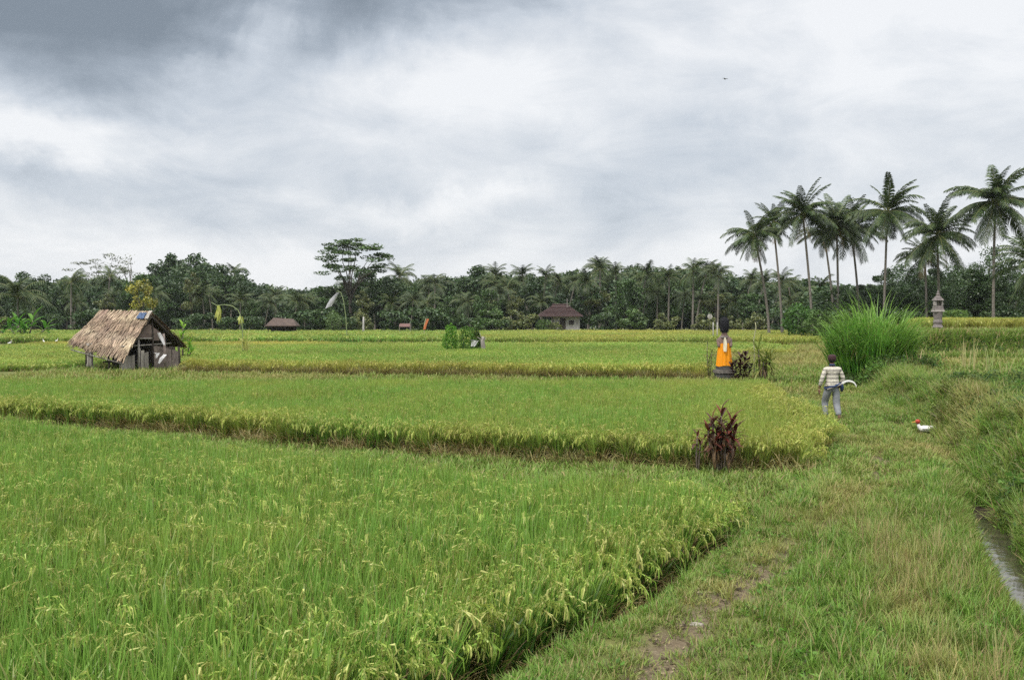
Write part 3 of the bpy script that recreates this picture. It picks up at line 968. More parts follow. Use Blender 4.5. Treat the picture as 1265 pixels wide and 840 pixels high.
def broadleaf(seed, H=12, Wd=7, bottom=.25, clumps=34, per=70, leaf=(.28, .5), cols=LEAFD, style='round', trunk_r=.22):
    rng = np.random.default_rng(seed)
    tb, cb = MB(), MB()
    cs = []
    while len(cs) < clumps:
        u = rng.uniform(-1, 1, 3)
        if style == 'round':
            q = np.linalg.norm(u)
            if q > 1 or q < .35: continue
            z = H * (bottom + (1 - bottom) * (u[2] + 1) / 2 * .93)
            x, y = u[0] * Wd / 2 * .85, u[1] * Wd / 2 * .85
            r = rng.uniform(.10, .19) * Wd
            sz = (r, r, r * .75)
        elif style == 'tall':
            zz = rng.uniform(0, 1)
            ww = Wd / 2 * math.sin(math.pi * (.12 + .8 * zz)) * rng.uniform(.3, 1)
            th = rng.uniform(0, 6.28)
            x, y, z = ww * math.cos(th), ww * math.sin(th), H * (bottom + (1 - bottom) * zz * .95)
            r = rng.uniform(.12, .2) * Wd
            sz = (r, r, r * .9)
        else:                      # flat-topped, leaves in level tiers
            tier = rng.choice([.55, .68, .80, .90, .97], p=[.12, .2, .26, .24, .18])
            lim = {.55: .55, .68: .9, .80: 1.0, .90: .8, .97: .4}[float(tier)]
            th = rng.uniform(0, 6.28); q = lim * Wd / 2 * math.sqrt(rng.uniform(.05, 1))
            x, y, z = q * math.cos(th), q * math.sin(th), H * tier + rng.normal(0, .028 * H)
            r = rng.uniform(.08, .15) * Wd
            sz = (r, r, r * .24)
        cs.append((x, y, z))
        per_ = int(per * (1.7 if style != 'flat' else 1.5))
        P = rng.normal(0, 1, (per_, 3)); P /= np.linalg.norm(P, axis=1, keepdims=True)
        P = P * rng.uniform(.25, 1, (per_, 1)) ** .6 * np.array(sz) + np.array((x, y, z))
        dark = rng.uniform(.8, 1.25)
        cb.leaves(rng, P, (leaf[0] * 1.1, leaf[1] * 1.15), np.asarray(cols) * dark, .5 if style != 'flat' else 1.2, .7)
    fork = H * (bottom + .12 if style != 'flat' else .42)
    base = limb(tb, rng, (0, 0, -.3), (rng.normal(0, .15), rng.normal(0, .15), fork), trunk_r, trunk_r * .62, .06, 8, 6)
    top = base[-1]
    order = rng.permutation(len(cs))[:16 if style == 'flat' else 11]
    for i in order:
        c = np.array(cs[i])
        mid = top * .55 + c * .45 + np.array([0, 0, .03 * H])
        limb(tb, rng, top - np.array([0, 0, rng.uniform(0, .12) * H]), mid, trunk_r * .45, trunk_r * .25, .12, 5, 4)
        limb(tb, rng, mid, c, trunk_r * .25, trunk_r * .08, .15, 4, 4)
    return tb.mesh('tree_trunk', M_BARK, True), cb.mesh('tree_crown', M_FOL)


def frond(seed, L=3.6, el=rad(50), droop=1.5, nl=26, ll=.8, lw=.055, cols=None, hang=.6, segs=2, rk=4):
    """one palm leaf growing along +X: arching midrib, two rows of drooping leaflets"""
    rng = np.random.default_rng(seed)
    cols = cols or [(.028, .052, .016), (.042, .07, .02), (.07, .10, .03)]
    mb = MB()
    n = 9
    P = [np.array([.0, 0, 0])]
    for i in range(n - 1):
        t = (i + .5) / (n - 1)
        a = el - droop * t ** 1.3
        P.append(P[-1] + np.array([math.cos(a), 0, math.sin(a)]) * L / (n - 1))
    P = np.array(P)
    mb.tube(P, [.045 * (1 - .85 * i / (n - 1)) for i in range(n)], rk, (.16, .17, .06))
    us = np.linspace(.14, .99, nl)
    V, F, C = [], [], []
    c_ = np.asarray(cols)
    for s in (-1, 1):
        for u in us:
            q = u * (n - 1); i = min(int(q), n - 2); f = q - i
            p = P[i] * (1 - f) + P[i + 1] * f
            d = (P[i + 1] - P[i]); d /= np.linalg.norm(d)
            l = ll * (math.sin(math.pi * (.12 + .82 * u)) ** .6) * rng.uniform(.85, 1.1)
            out_ = np.array([0, s, 0]) * .85 + d * (.35 + .35 * u) + np.array([0, 0, rng.normal(0, .1)])
            out_ /= np.linalg.norm(out_)
            m = p + out_ * l * .5 + np.array([0, 0, -hang * l * .12])
            e = p + out_ * l * .86 + np.array([0, 0, -hang * l * .62])
            wv = d * lw / 2
            c = c_[rng.integers(len(c_))] * rng.uniform(.85, 1.2)
            b = len(V)
            if segs == 2:
                V += [p - wv * .6, p + wv * .6, m - wv, m + wv, e]
                F += [(b, b + 1, b + 3, b + 2), (b + 2, b + 3, b + 4)]
                C += [c] * 5
            else:
                V += [p - wv, p + wv, e]
                F += [(b, b + 1, b + 2)]
                C += [c] * 3
    mb.add(V, F, C)
    return mb


def palm_trunk(seed, H, lean=(0, 0), r=.16):
    rng = np.random.default_rng(seed)
    tb = MB()
    P, R = [], []
    n = 14
    for i in range(n):
        t = i / (n - 1)
        b = t ** 1.6
        P.append((lean[0] * b + .05 * math.sin(3 * t + seed), lean[1] * b, -.3 + (H + .3) * t))
        R.append(r * (1.55 - .9 * min(1, t * 6) * .5 - .35 * t) * (1.0 + .04 * (i % 2)))
    tb.tube(P, R, 8)
    return tb.mesh('palm_trunk', M_PALMBARK, True), P[-1]


PALE = [(.036, .06, .022), (.05, .078, .026), (.075, .10, .038)]


def far_crown(seed, R=3.3, nf=24, cols=None, full=1.0):
    rng = np.random.default_rng(seed)
    mb = MB()
    for i in range(nf):
        el = rng.uniform(-.55, 1.45) if i > 4 else rng.uniform(1.0, 1.5)
        f = frond(seed * 50 + i, R * rng.uniform(.8, 1.1) * (1 - .12 * (el > 1)), el, rng.uniform(1.0, 1.9) * full, 14, 1.0, .13, cols, rng.uniform(.4, 1), 1, 3)
        a = rng.uniform(0, 6.28)
        c, s = math.cos(a), math.sin(a)
        V = np.concatenate(f.V)
        V = V @ np.array([[c, s, 0], [-s, c, 0], [0, 0, 1]])
        mb.add(V, f.F, np.concatenate(f.C))
    return mb.mesh('palm_crown', M_PALM)


# -- the tall palms on the right: each frond a part of its own
FRM = {}
for i_, (e_, d_) in enumerate([(77, .75), (66, .9), (50, 1.2), (34, 1.25), (16, 1.1), (0, .9), (-22, .7), (-45, .5)]):
    FRM[i_] = [frond(900 + i_ * 3 + j, 3.7, rad(e_), d_ * (1 + .16 * j), 36, .80, .085, None, .5 + .1 * i_).mesh('palm_frond', M_PALM) for j in range(2)]
FR_DRY = frond(990, 2.9, rad(-62), .4, 20, .7, .07, [(.20, .14, .06), (.27, .20, .09)], 1.2).mesh('dry_palm_frond', M_PALM)
_nut = MB()
for a_ in range(7):
    _nut.lathe([(.03, -.13), (.1, -.08), (.125, 0), (.09, .09), (.02, .13)], 8, (.22 * math.cos(a_ * .9), .22 * math.sin(a_ * .9), -.18 - .09 * (a_ % 3)), (.2, .19, .05))
NUTS = _nut.mesh('coconut_bunch', solid('coconut_husk', (.20, .19, .06), (.12, .09, .03), 5), True)


def tall_palm(px_base, px_top, py_hub, Y, label, seed, size=1.0, dens=26, nuts=True, skew=0, dry=3):
    x, y = on(px_base, Y)
    zb = g(x, y)
    hub = at(px_top, py_hub, Y)
    H = hub.z - zb
    t = thing('coconut_palm', label, 'palm tree', (x, y, zb), 0, 'tall coconut palms over the right of the fields')
    tm, top = palm_trunk(seed, H, (hub.x - x, random.Random(seed).uniform(-.5, .5)), .125)
    link('trunk', tm, t)
    rng = np.random.default_rng(seed)
    top = Vector(top)
    for i in range(int(dens * 1.6)):
        band = rng.choice(8, p=[.10, .13, .16, .17, .16, .13, .09, .06])
        m = FRM[int(band)][int(rng.integers(2))]
        f = link('frond', m, t, loc=top)
        f.rotation_euler = (rng.normal(0, .12), rng.normal(0, .08), i * 2.399 + rng.normal(0, .25) + skew)
        s = size * rng.uniform(.8, 1.2)
        f.scale = (s, s * .95, s)
    for i in range(dry):
        f = link('frond', FR_DRY, t, loc=top, label='dead brown hanging frond')
        f.rotation_euler = (0, 0, rng.uniform(0, 6.28)); f.scale = (size, size, size)
    if nuts:
        link('coconut_bunch', NUTS, t, loc=top)
    return t


tall_palm(950, 931, 292, 108, 'leftmost of the tall coconut palms, its thin trunk leaning left from behind the draped statue', 1, .92)
tall_palm(966, 957, 276, 116, 'second tall coconut palm from the left, with a narrow ragged crown', 2, .82, 20)
tall_palm(1004, 991, 266, 106, 'tall coconut palm with dark upright crown and slim left-leaning trunk, third from left', 3, .95)
tall_palm(1032, 1016, 288, 118, 'slightly lower coconut palm half hidden behind its two neighbours left of the elephant grass', 4, .75, 18)
tall_palm(1036, 1033, 275, 108, 'coconut palm with a straight pale trunk ending behind the left shoulder of the elephant grass', 5, .92, 26, True, .6)
tall_palm(1062, 1052, 284, 112, 'bushy coconut palm with long hanging fronds, just left of the palm over the elephant grass', 6, .98, 30)
tall_palm(1091, 1096, 262, 104, 'coconut palm with a wide airy crown, standing directly behind the elephant grass', 7, 1.0, 30, True, .3, 2)
tall_palm(1160, 1157, 291, 98, 'coconut palm with a broad spreading crown right behind the stone shrine', 8, 1.05, 30)
tall_palm(1227, 1230, 250, 92, 'tallest coconut palm, at the right edge of the view over the upper terrace', 9, 1.12, 32, True, .2, 2)
tall_palm(1281, 1281, 330, 86, 'lower coconut palm cut by the right edge of the view', 10, 1.0, 24)
tall_palm(1146, 1141, 318, 104, 'low coconut palm left of the stone shrine, half hidden in dark trees', 11, .75, 20, False)

# -- treeline: shared crowns and trunks, every tree its own thing
FC = [far_crown(200 + i, 3.3, 22 + i % 3 * 3, (None, PALE, None, PALE, [(.05, .075, .04), (.075, .10, .045)])[i % 5]) for i in range(6)]
FT = [palm_trunk(300 + i, 10, (l, 0), .17)[0] for i, l in enumerate((0, .8, -.9, 1.9))]
FTL = (0, .8, -.9, 1.9)
BL = [broadleaf(400, 12, 8, .22), broadleaf(401, 12, 9, .3, 40, 60, cols=LEAFD[1:]), broadleaf(402, 13, 6, .2, 30, 75, style='tall'),
      broadleaf(403, 12, 8.5, .15, 44, 60, cols=LEAFM[:2] + LEAFD[1:2]), broadleaf(404, 12, 7, .3, 20, 60, cols=LEAFO), broadleaf(405, 12, 9, .12, 40, 66, cols=LEAFD[:2] + LEAFD[3:])]
BLN = [broadleaf(430 + i, 12, (8, 7, 9)[i], (.2, .15, .25)[i], (44, 40, 50)[i], 110, (.16, .32), (LEAFD, LEAFM[:2] + LEAFD, LEAFD[1:])[i], ('round', 'tall', 'round')[i]) for i in range(3)]
FLAT = broadleaf(410, 13, 11.5, .4, 52, 80, (.22, .4), cols=LEAFM[:2] + LEAFD[1:3], style='flat', trunk_r=.3)
FEATH = broadleaf(411, 13, 12, .4, 30, 34, (.2, .36), cols=[(.10, .12, .07), (.14, .155, .09)], style='flat', trunk_r=.26)
BARE = broadleaf(412, 12, 7, .35, 16, 7, (.16, .3), cols=LEAFO, trunk_r=.22)
YELT = broadleaf(413, 9, 6, .25, 26, 46, (.22, .4), cols=LEAFY)
SHR = [broadleaf(420 + i, 4, 5, .02, 22, 60, (.2, .38), cols=(LEAFM, LEAFD[1:], LEAFO)[i], trunk_r=.08) for i in range(3)]
_tr = random.Random(11)


def far_palm(px, py_top, Y, label, group=None, v=None, tv=None, cs=1.0):
    v = _tr.randrange(6) if v is None else v
    tv = _tr.randrange(4) if tv is None else tv
    x, y = on(px, Y)
    zb = g(x, y)
    cr = 2.6 * cs
    H = max(4.5, at(px, py_top, Y).z - zb - cr)
    t = thing('coconut_palm', label, 'palm tree', (x - FTL[tv] * H / 10, y, zb), 0, group)
    a = link('trunk', FT[tv], t); a.scale = (H / 10, 1, H / 10)
    c = link('crown', FC[v], t, loc=(FTL[tv] * H / 10, 0, H))
    s = cs * _tr.uniform(.9, 1.1)
    c.scale = (s, s, s); c.rotation_euler = (0, 0, _tr.uniform(0, 6.28))
    return t


def far_tree(px, py_top, Y, data, label, group=None, hn=12.0, wide=1.0, name='broadleaf_tree', cat='tree'):
    x, y = on(px, Y)
    zb = g(x, y)
    H = max(2.0, at(px, py_top, Y).z - zb)
    t = thing(name, label, cat, (x, y, zb), _tr.uniform(0, 6.28), group)
    s = H / hn
    w_ = s * wide
    for nm, m in (('trunk', data[0]), ('crown', data[1])):
        o = link(nm, m, t); o.scale = (w_, w_, s)
    return t


# trees that stand out
far_tree(452, 326, 172, BL[3], 'mid green bushy tree filling in just right under the flat-topped tree', wide=.9)
far_tree(432, 294, 165, FLAT, 'tall flat-topped tree with level tiers of leaves, highest of the left treeline', hn=13.2, wide=.95)
far_tree(130, 317, 205, FEATH, 'pale feathery flat-crowned tree above the treeline, just left of the yellowish tree', hn=13.2, wide=1.1)
far_tree(175, 339, 150, YELT, 'yellow-leaved tree rising behind the thatched hut', hn=9, wide=.8)
far_tree(162, 312, 195, BARE, 'nearly bare thin-branched tree left above the yellow-leaved tree', hn=12, wide=.8)
far_tree(206, 307, 190, BL[2], 'tall slim dark tree standing up right of the yellow-leaved tree', hn=13)
far_tree(240, 309, 188, BL[1], 'big round-crowned dark tree above the right end of the hut roof', hn=12, wide=1.0)
far_tree(236, 333, 160, BL[4], 'olive-toned tree in front of the big round dark tree', hn=12, wide=.75)
far_palm(290, 320, 185, 'coconut palm poking above the treeline right of the big round dark tree')
far_palm(22, 331, 120, 'large full coconut palm at the left edge, yellowish inside', v=1, cs=1.35)
far_palm(88, 327, 150, 'coconut palm with a pale visible trunk left of the thatched hut', v=0, tv=0)
far_palm(494, 321, 175, 'coconut palm with a star-shaped crown just right of the flat-topped tree', v=2, cs=1.1)
far_palm(537, 331, 170, 'coconut palm with round drooping crown, left above the mid-field bushes', v=4, tv=0)
far_palm(612, 322, 178, 'thin coconut palm topping the dome-shaped dark tree', v=3)
far_tree(592, 324, 182, BL[1], 'dome-shaped dark tree above the two round bushes', wide=1.0)
far_tree(603, 352, 150, BL[3], 'lighter green tree low in the treeline above the dead stump', hn=12, wide=.95)
far_palm(741, 313, 172, 'coconut palm reaching above the treeline to the right of the tiled house', v=5)
far_palm(800, 318, 160, 'coconut palm whose pale trunk leans strongly right, in the treeline right of the tiled house', v=0, tv=3)
far_palm(856, 312, 158, 'tallest coconut palm of the middle treeline, just left of the draped statue', v=2, tv=0, cs=1.1)
far_palm(826, 322, 160, 'straight coconut palm between the leaning one and the tallest of the middle treeline', v=3, tv=0)
far_palm(887, 320, 155, 'coconut palm in the treeline right above the draped statue', v=4, tv=0)
far_tree(1140, 326, 116, BLN[0], 'dark leafy tree between the wide palm and the shrine palm', wide=1.1)
far_tree(1196, 322, 108, BLN[2], 'dark dense tree between the shrine palm and the tallest palm', wide=1.15)
far_tree(1250, 345, 104, BLN[0], 'dark tree behind the yellow upper terrace near the right edge', wide=1.1)
far_tree(1226, 306, 106, BLN[1], 'tall dark tree behind the trunk of the tallest palm', hn=12, wide=.9)
far_tree(1160, 336, 104, BLN[1], 'mid green tree directly behind the stone shrine', wide=.9)
far_tree(1092, 348, 112, BLN[2], 'dark tree just behind the elephant grass clump', wide=1.2)

# the rest of the treeline, zone by zone
ZONES = [(-60, 84, 'left of the hut', 342), (84, 232, 'behind the hut', 338), (232, 392, 'left of the flat-topped tree', 346),
         (392, 470, 'below the flat-topped tree', 352), (470, 655, 'left of the house', 344), (655, 735, 'behind the house', 328),
         (735, 880, 'left of the statue', 326), (880, 1015, 'right of the statue', 340), (1015, 1140, 'behind the elephant grass', 350), (1140, 1330, 'behind the upper terrace', 352)]


def skyline(px):
    return float(np.interp(px, [-60, 40, 90, 130, 170, 200, 250, 300, 340, 380, 430, 480, 520, 560, 600, 650, 690, 740, 800, 850, 900, 950, 1010, 1060, 1110, 1160, 1200, 1330],
                           [336, 332, 328, 324, 336, 314, 314, 328, 340, 343, 334, 328, 328, 336, 322, 324, 320, 314, 316, 314, 324, 328, 328, 330, 330, 320, 324, 328]))


ORD = ['leftmost', 'second from left', 'third from left', 'fourth from left', 'fifth from left', 'sixth from left', 'seventh from left', 'eighth from left', 'ninth from left', 'tenth from left', 'eleventh from left', 'twelfth from left']
for x0, x1, where, _ in ZONES:
    rightz = x0 >= 1015
    n = max(3, int((x1 - x0) / 15))
    spec = []
    for i in range(n):
        px = x0 + (i + _tr.uniform(.1, .9)) * (x1 - x0) / n
        top = skyline(px) + (_tr.uniform(-14, 22) if rightz else _tr.uniform(-5, 16))
        if _tr.random() < (.62 if x0 > 400 else .42) and not rightz:
            spec.append(('tall dark palm', px, top, _tr.uniform(160, 195), 1.0, None))
        else:
            spec.append(('tall dark leafy tree', px, top + 5, _tr.uniform(112, 125) if rightz else _tr.uniform(165, 205), _tr.uniform(.9, 1.2), _tr.choice([0, 1, 2, 3, 5, 0, 1])))
    m_ = int(n * .7)
    for i in range(m_):
        px = x0 + (i + _tr.uniform(.1, .9)) * (x1 - x0) / m_
        top = skyline(px) + _tr.uniform(22, 38)
        if _tr.random() < .5 and not rightz:
            spec.append(('lower palm', px, top, _tr.uniform(150, 165), .85, None))
        else:
            spec.append(('lower leafy tree', px, top, _tr.uniform(106, 114) if rightz else _tr.uniform(157, 168), _tr.uniform(.9, 1.3), _tr.choice([0, 3, 4, 5])))
    m_ = max(2, int(n * .5))
    for i in range(m_):
        px = x0 + (i + _tr.uniform(.1, .9)) * (x1 - x0) / m_
        if 655 < px < 728: continue
        spec.append(('low bush', px, _tr.uniform(376, 391), _tr.uniform(96, 104) if rightz else _tr.uniform(142, 152), _tr.uniform(.9, 1.5), _tr.choice([0, 1, 1, 2])))
    for kind_ in ('tall dark palm', 'tall dark leafy tree', 'lower palm', 'lower leafy tree', 'low bush'):
        mine = sorted([q for q in spec if q[0] == kind_], key=lambda q: q[1])
        for i, (k_, px, top, Y_, sz_, var_) in enumerate(mine):
            lb = ('%s, %s of its kind, treeline %s' % (k_, ORD[i], where)) if len(mine) > 1 else '%s, only one of its kind, treeline %s' % (k_, where)
            gp = k_ + 's in the treeline ' + where
            if 'palm' in k_:
                far_palm(px, top, Y_, lb, gp, cs=sz_)
            elif k_ == 'low bush':
                far_tree(px, top, Y_, SHR[var_], lb, 'low bushes along the treeline ' + where, hn=4, wide=sz_, name='bush', cat='bush')
            else:
                far_tree(px, top, Y_, BLN[var_ % 3] if rightz else BL[var_], lb, gp, wide=sz_)

# the wood behind them, one mass
_w = np.random.default_rng(77)
wood_src = []
for i_ in range(4):
    mb_ = MB()
    P_ = _w.normal(0, 1, (900, 3)); P_ /= np.linalg.norm(P_, axis=1, keepdims=True)
    P_ = P_ * _w.uniform(.4, 1, (900, 1)) ** .5 * np.array([3.0, 3.0, 4.5]) + np.array([0, 0, 4.7])
    P_[:, 2] = np.abs(P_[:, 2])
    mb_.leaves(_w, P_, (.35, .65), LEAFD, .4, .7)
    wood_src.append(source('wood_mass', mb_, M_FOL))
pxs = _w.uniform(-90, 1360, 620)
Yd = np.where(pxs > 1020, _w.uniform(118, 150, 620), _w.uniform(188, 235, 620))
Xd = (pxs - 632) / FPX * Yd
hts = np.array([at(p, skyline(p) + (18 if p > 1020 else 10), d).z for p, d in zip(pxs, Yd)]) - G(Xd, Yd)
hts *= _w.uniform(.78, .98, 620)
scatter('woodland', P3(Xd, Yd), wood_src, 'dark dense wood filling the gaps behind the treeline', 'woodland', scale=np.stack([hts * .0 + 1.3, hts * .0 + 1.3, hts / 9.4], 1), tilt=.01)

# ================================================================== elephant grass
def elephant_grass(px, Y, Wd, H, label):
    x, y = on(px, Y)
    t = thing('elephant_grass', label, 'tall grass', (x, y, g(x, y)))
    rng = np.random.default_rng(31)
    cols = [(.06, .18, .02), (.14, .36, .04), (.26, .48, .08)]
    for k in range(3):
        mb = MB()
        for i in range(32):
            th, r = rng.uniform(0, 6.28), Wd / 2 * math.sqrt(rng.uniform())
            cx, cy = r * math.cos(th), r * .8 * math.sin(th)
            hf = (1 - .32 * (r / (Wd / 2)) ** 2) * H * rng.uniform(.85, 1.05)
            a0 = math.atan2(cy, cx)
            le = .45 * r / (Wd / 2)
            mb.blades(rng, 17, .24, (hf * .6, hf * 1.25), (.04, .07), (le * .2, le + .12), (.5, 2.1), 6, cols, (.2, .32, .07), az=(a0 - 1.3, a0 + 1.3), center=(cx, cy, 0), pw=3.2)
            mb.blades(rng, 26, .25, (.5, 1.1), (.025, .045), (.3, .9), (.6, 1.8), 4, cols + [(.30, .27, .10)], z0=(hf * .1, hf * .6), center=(cx, cy, 0))
        part('leaf_tuft', mb, M_GRASS, t, kind=None)
    return t


elephant_grass(1077, 38, 2.25, 2.9, 'big bright green clump of elephant grass, taller than the man, beside the track')
Xe, Ye, re_ = rand_pts(170, 11.4, 14.6, 35.8, 38.4, 200)
scatter('clump_weeds', P3(Xe, Ye), weeds, 'dark leafy weeds at the foot of the elephant grass', 'weeds', scale=re_.uniform(1.0, 1.9, len(Xe)))
Xe, Ye, re_ = rand_pts(700, 15.2, 24, 42.6, 44.7, 201)
ke = (Xe / Ye > .345)
scatter('terrace_weeds', P3(Xe[ke], Ye[ke]), weeds, 'dark green weeds over the steep face of the upper terrace', 'weeds', scale=re_.uniform(.7, 1.3, ke.sum()))
Xe, Ye, re_ = rand_pts(3800, 14.5, 26, 41.5, 48.6, 202)
ke = (Xe / Ye > .335)
scatter('terrace_grass', P3(Xe[ke], Ye[ke]), grassF, 'green grass on the bank of the upper terrace', 'grass', scale=re_.uniform(.9, 1.6, ke.sum()) * np.where(Ye[ke] > 45, .5, 1), dry=re_.uniform(0, .2, ke.sum()))

# ================================================================== thatched hut
M_POST = solid('weathered_wood', (.36, .33, .29), (.16, .14, .12), 7, .9, .5, (1, 1, .25))
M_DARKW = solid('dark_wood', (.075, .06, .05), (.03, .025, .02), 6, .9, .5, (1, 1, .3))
M_BOARD = solid('grey_board', (.42, .38, .33), (.22, .19, .16), 5, .9, .4, (1, 1, .2))
M_REDB = solid('reddish_panel', (.23, .17, .145), (.15, .11, .095), 5, .9, .3)
M_WHITE = solid('dirty_white_cloth', (.66, .65, .64), (.44, .43, .43), 9, .9, .3, transl=.1)
M_SACK = solid('old_sacking', (.27, .22, .19), (.13, .10, .09), 7, .95, .6)
M_BLUE = solid('blue_plastic', (.06, .10, .20), (.04, .07, .13), 9, .6, .2)
STR = [(.38, .29, .20), (.28, .20, .135), (.48, .38, .27), (.20, .145, .10), (.36, .25, .19)]


def V3(v): return np.array(v, float)


def beam(mb, a, b, r, k=6, C=None):
    mb.tube([a, (Vector(a) + Vector(b)) / 2 + Vector((0, 0, -.01)), b], r, k, C)


def build_hut():
    RL, RR = at(126, 386, 48.2), at(187, 388, 46)
    FL, FR_ = at(88, 424, 47.2), at(153, 443, 44.6)
    BR = at(226, 427, 47.4); BL_ = BR + (RL - RR) * 1.1
    o = Vector((FR_.x, FR_.y, g(FR_.x, FR_.y)))
    t = thing('thatched_hut', 'small field hut with a shaggy brown thatched roof and open front, standing in the rice', 'hut', tuple(o))
    L = lambda p: Vector(p) - o
    rng = np.random.default_rng(5)
    rf = MB()
    th = Vector((0, 0, -.07))
    for quad in ((RL, RR, FR_, FL), (RR, RL, BL_, BR)):
        q = [L(p) for p in quad]
        v = [tuple(p) for p in q] + [tuple(p + th) for p in q]
        rf.add(v, [(0, 1, 2, 3), (7, 6, 5, 4), (0, 4, 5, 1), (1, 5, 6, 2), (2, 6, 7, 3), (3, 7, 4, 0)], (.10, .075, .05))
    roof = part('roof', rf, M_STRAW, t)
    # thatch courses, each a fringe of straw lying over the one below
    for (a, b, c, d) in ((L(RL), L(RR), L(FR_), L(FL)), (L(RR), L(RL), L(BL_), L(BR))):
        nrm = (b - a).cross(d - a).normalized()
        if nrm.z < 0: nrm = -nrm
        NC = 8
        for k in range(NC - 1, -1, -1):
            v0 = k / NC; v1 = min(1.05, (k + 1.75) / NC)
            mb = MB()
            n = 170
            Vv, F, C = [], [], []
            tone = np.array(STR[rng.integers(len(STR))])
            for i in range(n):
                u = rng.uniform(-.02, 1.02)
                vv0 = max(0, v0 + rng.uniform(-.03, .03)); vv1 = v1 + rng.normal(0, .035) + .03 * math.sin(u * 19 + k * 2)
                P = lambda uu, vv: (a * (1 - uu) + b * uu) * (1 - vv) + (d * (1 - uu) + c * uu) * vv
                us = u + rng.normal(0, .022)
                p0 = P(u, vv0) + nrm * (.02 + rng.uniform(0, .02))
                pm = P((u + us) / 2, (vv0 + vv1) / 2) + nrm * rng.uniform(.06, .10)
                p1 = P(us, vv1) + nrm * rng.uniform(.02, .12) - Vector((0, 0, rng.uniform(0, .05)))
                wv = (b - a).normalized() * rng.uniform(.012, .04)
                bb = len(Vv)
                for p in (p0, pm, p1):
                    Vv += [tuple(p - wv), tuple(p + wv)]
                F += [(bb, bb + 1, bb + 3, bb + 2), (bb + 2, bb + 3, bb + 5, bb + 4)]
                cc = (tone * .6 + np.array(STR[rng.integers(len(STR))]) * .4) * rng.uniform(.6, 1.3) * (1.0 + .22 * math.sin(k * 2.4 + u * 3))
                C += [cc] * 6
            mb.add(Vv, F, C)
            part('thatch_course', mb, M_STRAW, roof)
    # ridge bundle
    mb = MB()
    for i in range(220):
        u = rng.uniform(-.03, 1.0)
        p = L(RL) * (1 - u) + L(RR) * u
        s = rng.choice([-1, 1])
        dn = ((L(FL) - L(RL)) if s > 0 else (L(BL_) - L(RL))).normalized()
        wv = (L(RR) - L(RL)).normalized() * rng.uniform(.015, .04)
        e = p + dn * rng.uniform(.25, .5) + Vector((rng.normal(0, .05), 0, .08))
        top = p + Vector((0, 0, rng.uniform(.06, .15)))
        cc = np.array(STR[rng.integers(5)]) * rng.uniform(.8, 1.3)
        mb.add([tuple(top - wv), tuple(top + wv), tuple(e + wv), tuple(e - wv)], [(0, 1, 2, 3)], cc)
    part('ridge_bundle', mb, M_STRAW, roof)
    # blue sheet near the ridge end, and a grey one
    for (u0, u1, v0, v1, m, nm, lb) in ((.83, .97, .03, .17, M_BLUE, 'plastic_sheet', 'blue plastic sheet patching the thatch'), (.985, 1.05, -.02, .16, M_BOARD, 'roof_board', 'pale board at the ridge end')):
        a, b, c, d = L(RL), L(RR), L(FR_), L(FL)
        nrm = (b - a).cross(d - a).normalized()
        if nrm.z < 0: nrm = -nrm
        mb = MB(); Vv, F = [], []
        for i in range(5):
            for j in range(5):
                u = u0 + (u1 - u0) * i / 4 + .012 * math.sin(j * 2); v = v0 + (v1 - v0) * j / 4
                p = (a * (1 - u) + b * u) * (1 - v) + (d * (1 - u) + c * u) * v + nrm * (.16 + .02 * math.sin(i * 3 + j * 2))
                Vv.append(tuple(p))
        F = [(i * 5 + j, i * 5 + j + 1, (i + 1) * 5 + j + 1, (i + 1) * 5 + j) for i in range(4) for j in range(4)]
        mb.add(Vv, F)
        off = [(x[0] - nrm.x * .02, x[1] - nrm.y * .02, x[2] - nrm.z * .02) for x in Vv]
        mb.add(off, [f[::-1] for f in F])
        part(nm, mb, m, roof, label=lb)
    # frame
    gz = lambda px, Y: L(Vector((at(px, 392, Y).x, Y, g(at(px, 392, Y).x, Y) - .1)))
    def post(px, Y, pytop, r, m, label=None, px2=None):
        mb = MB()
        p0 = gz(px, Y); p1 = L(at(px2 or px, pytop, Y))
        mb.tube([p0, p0 * .5 + p1 * .5 + Vector((.02, 0, 0)), p1], [r * 1.15, r, r * .85], 8)
        part('post', mb, m, t, True, label)
    post(106, 47, 424, .05, M_DARKW)
    mb = MB()   # pale forked stump carrying the left corner
    p = gz(111, 46.4); q = L(at(111, 424, 46.4))
    mb.tube([p + Vector((-.16, 0, 0)), p + Vector((-.04, 0, .45)), q + Vector((-.06, 0, 0))], [.10, .10, .09], 8)
    mb.tube([p + Vector((.14, .05, 0)), p + Vector((.03, 0, .4)), q + Vector((.10, 0, 0))], [.09, .10, .06], 8)
    part('post', mb, M_POST, t, True, 'pale forked stump under the left eave')
    post(134, 45.6, 440, .05, M_DARKW)
    post(148, 45.2, 436, .045, M_POST)
    post(188, 46.2, 392, .05, M_DARKW)
    post(171, 45.5, 420, .05, M_POST)
    post(204, 46.2, 412, .06, M_SACK, None, 202)
    post(221, 47.0, 428, .05, M_DARKW)
    post(140, 48.6, 415, .05, M_DARKW)
    for a_, b_, r in ((at(156, 418, 45.4), at(188, 418, 46.1), .035), (at(150, 428, 45.0), at(212, 424, 47), .03), (at(150, 448, 44.8), at(187, 391, 46), .04), (at(187, 391, 46), at(225, 427, 47.3), .04), (at(88, 432, 47.1), at(151, 449, 44.7), .03)):
        mb = MB(); beam(mb, L(a_), L(b_), r)
        part('beam', mb, M_POST if r < .036 else M_DARKW, t, True)
    # gable panel
    mb = MB()
    tri = [at(184, 400, 46.1), at(172, 412, 45.8), at(172, 418, 45.8), at(196, 421, 46.4), at(198, 411, 46.4)]
    v = [tuple(L(p)) for p in tri] + [tuple(L(p) + Vector((0, .04, 0))) for p in tri]
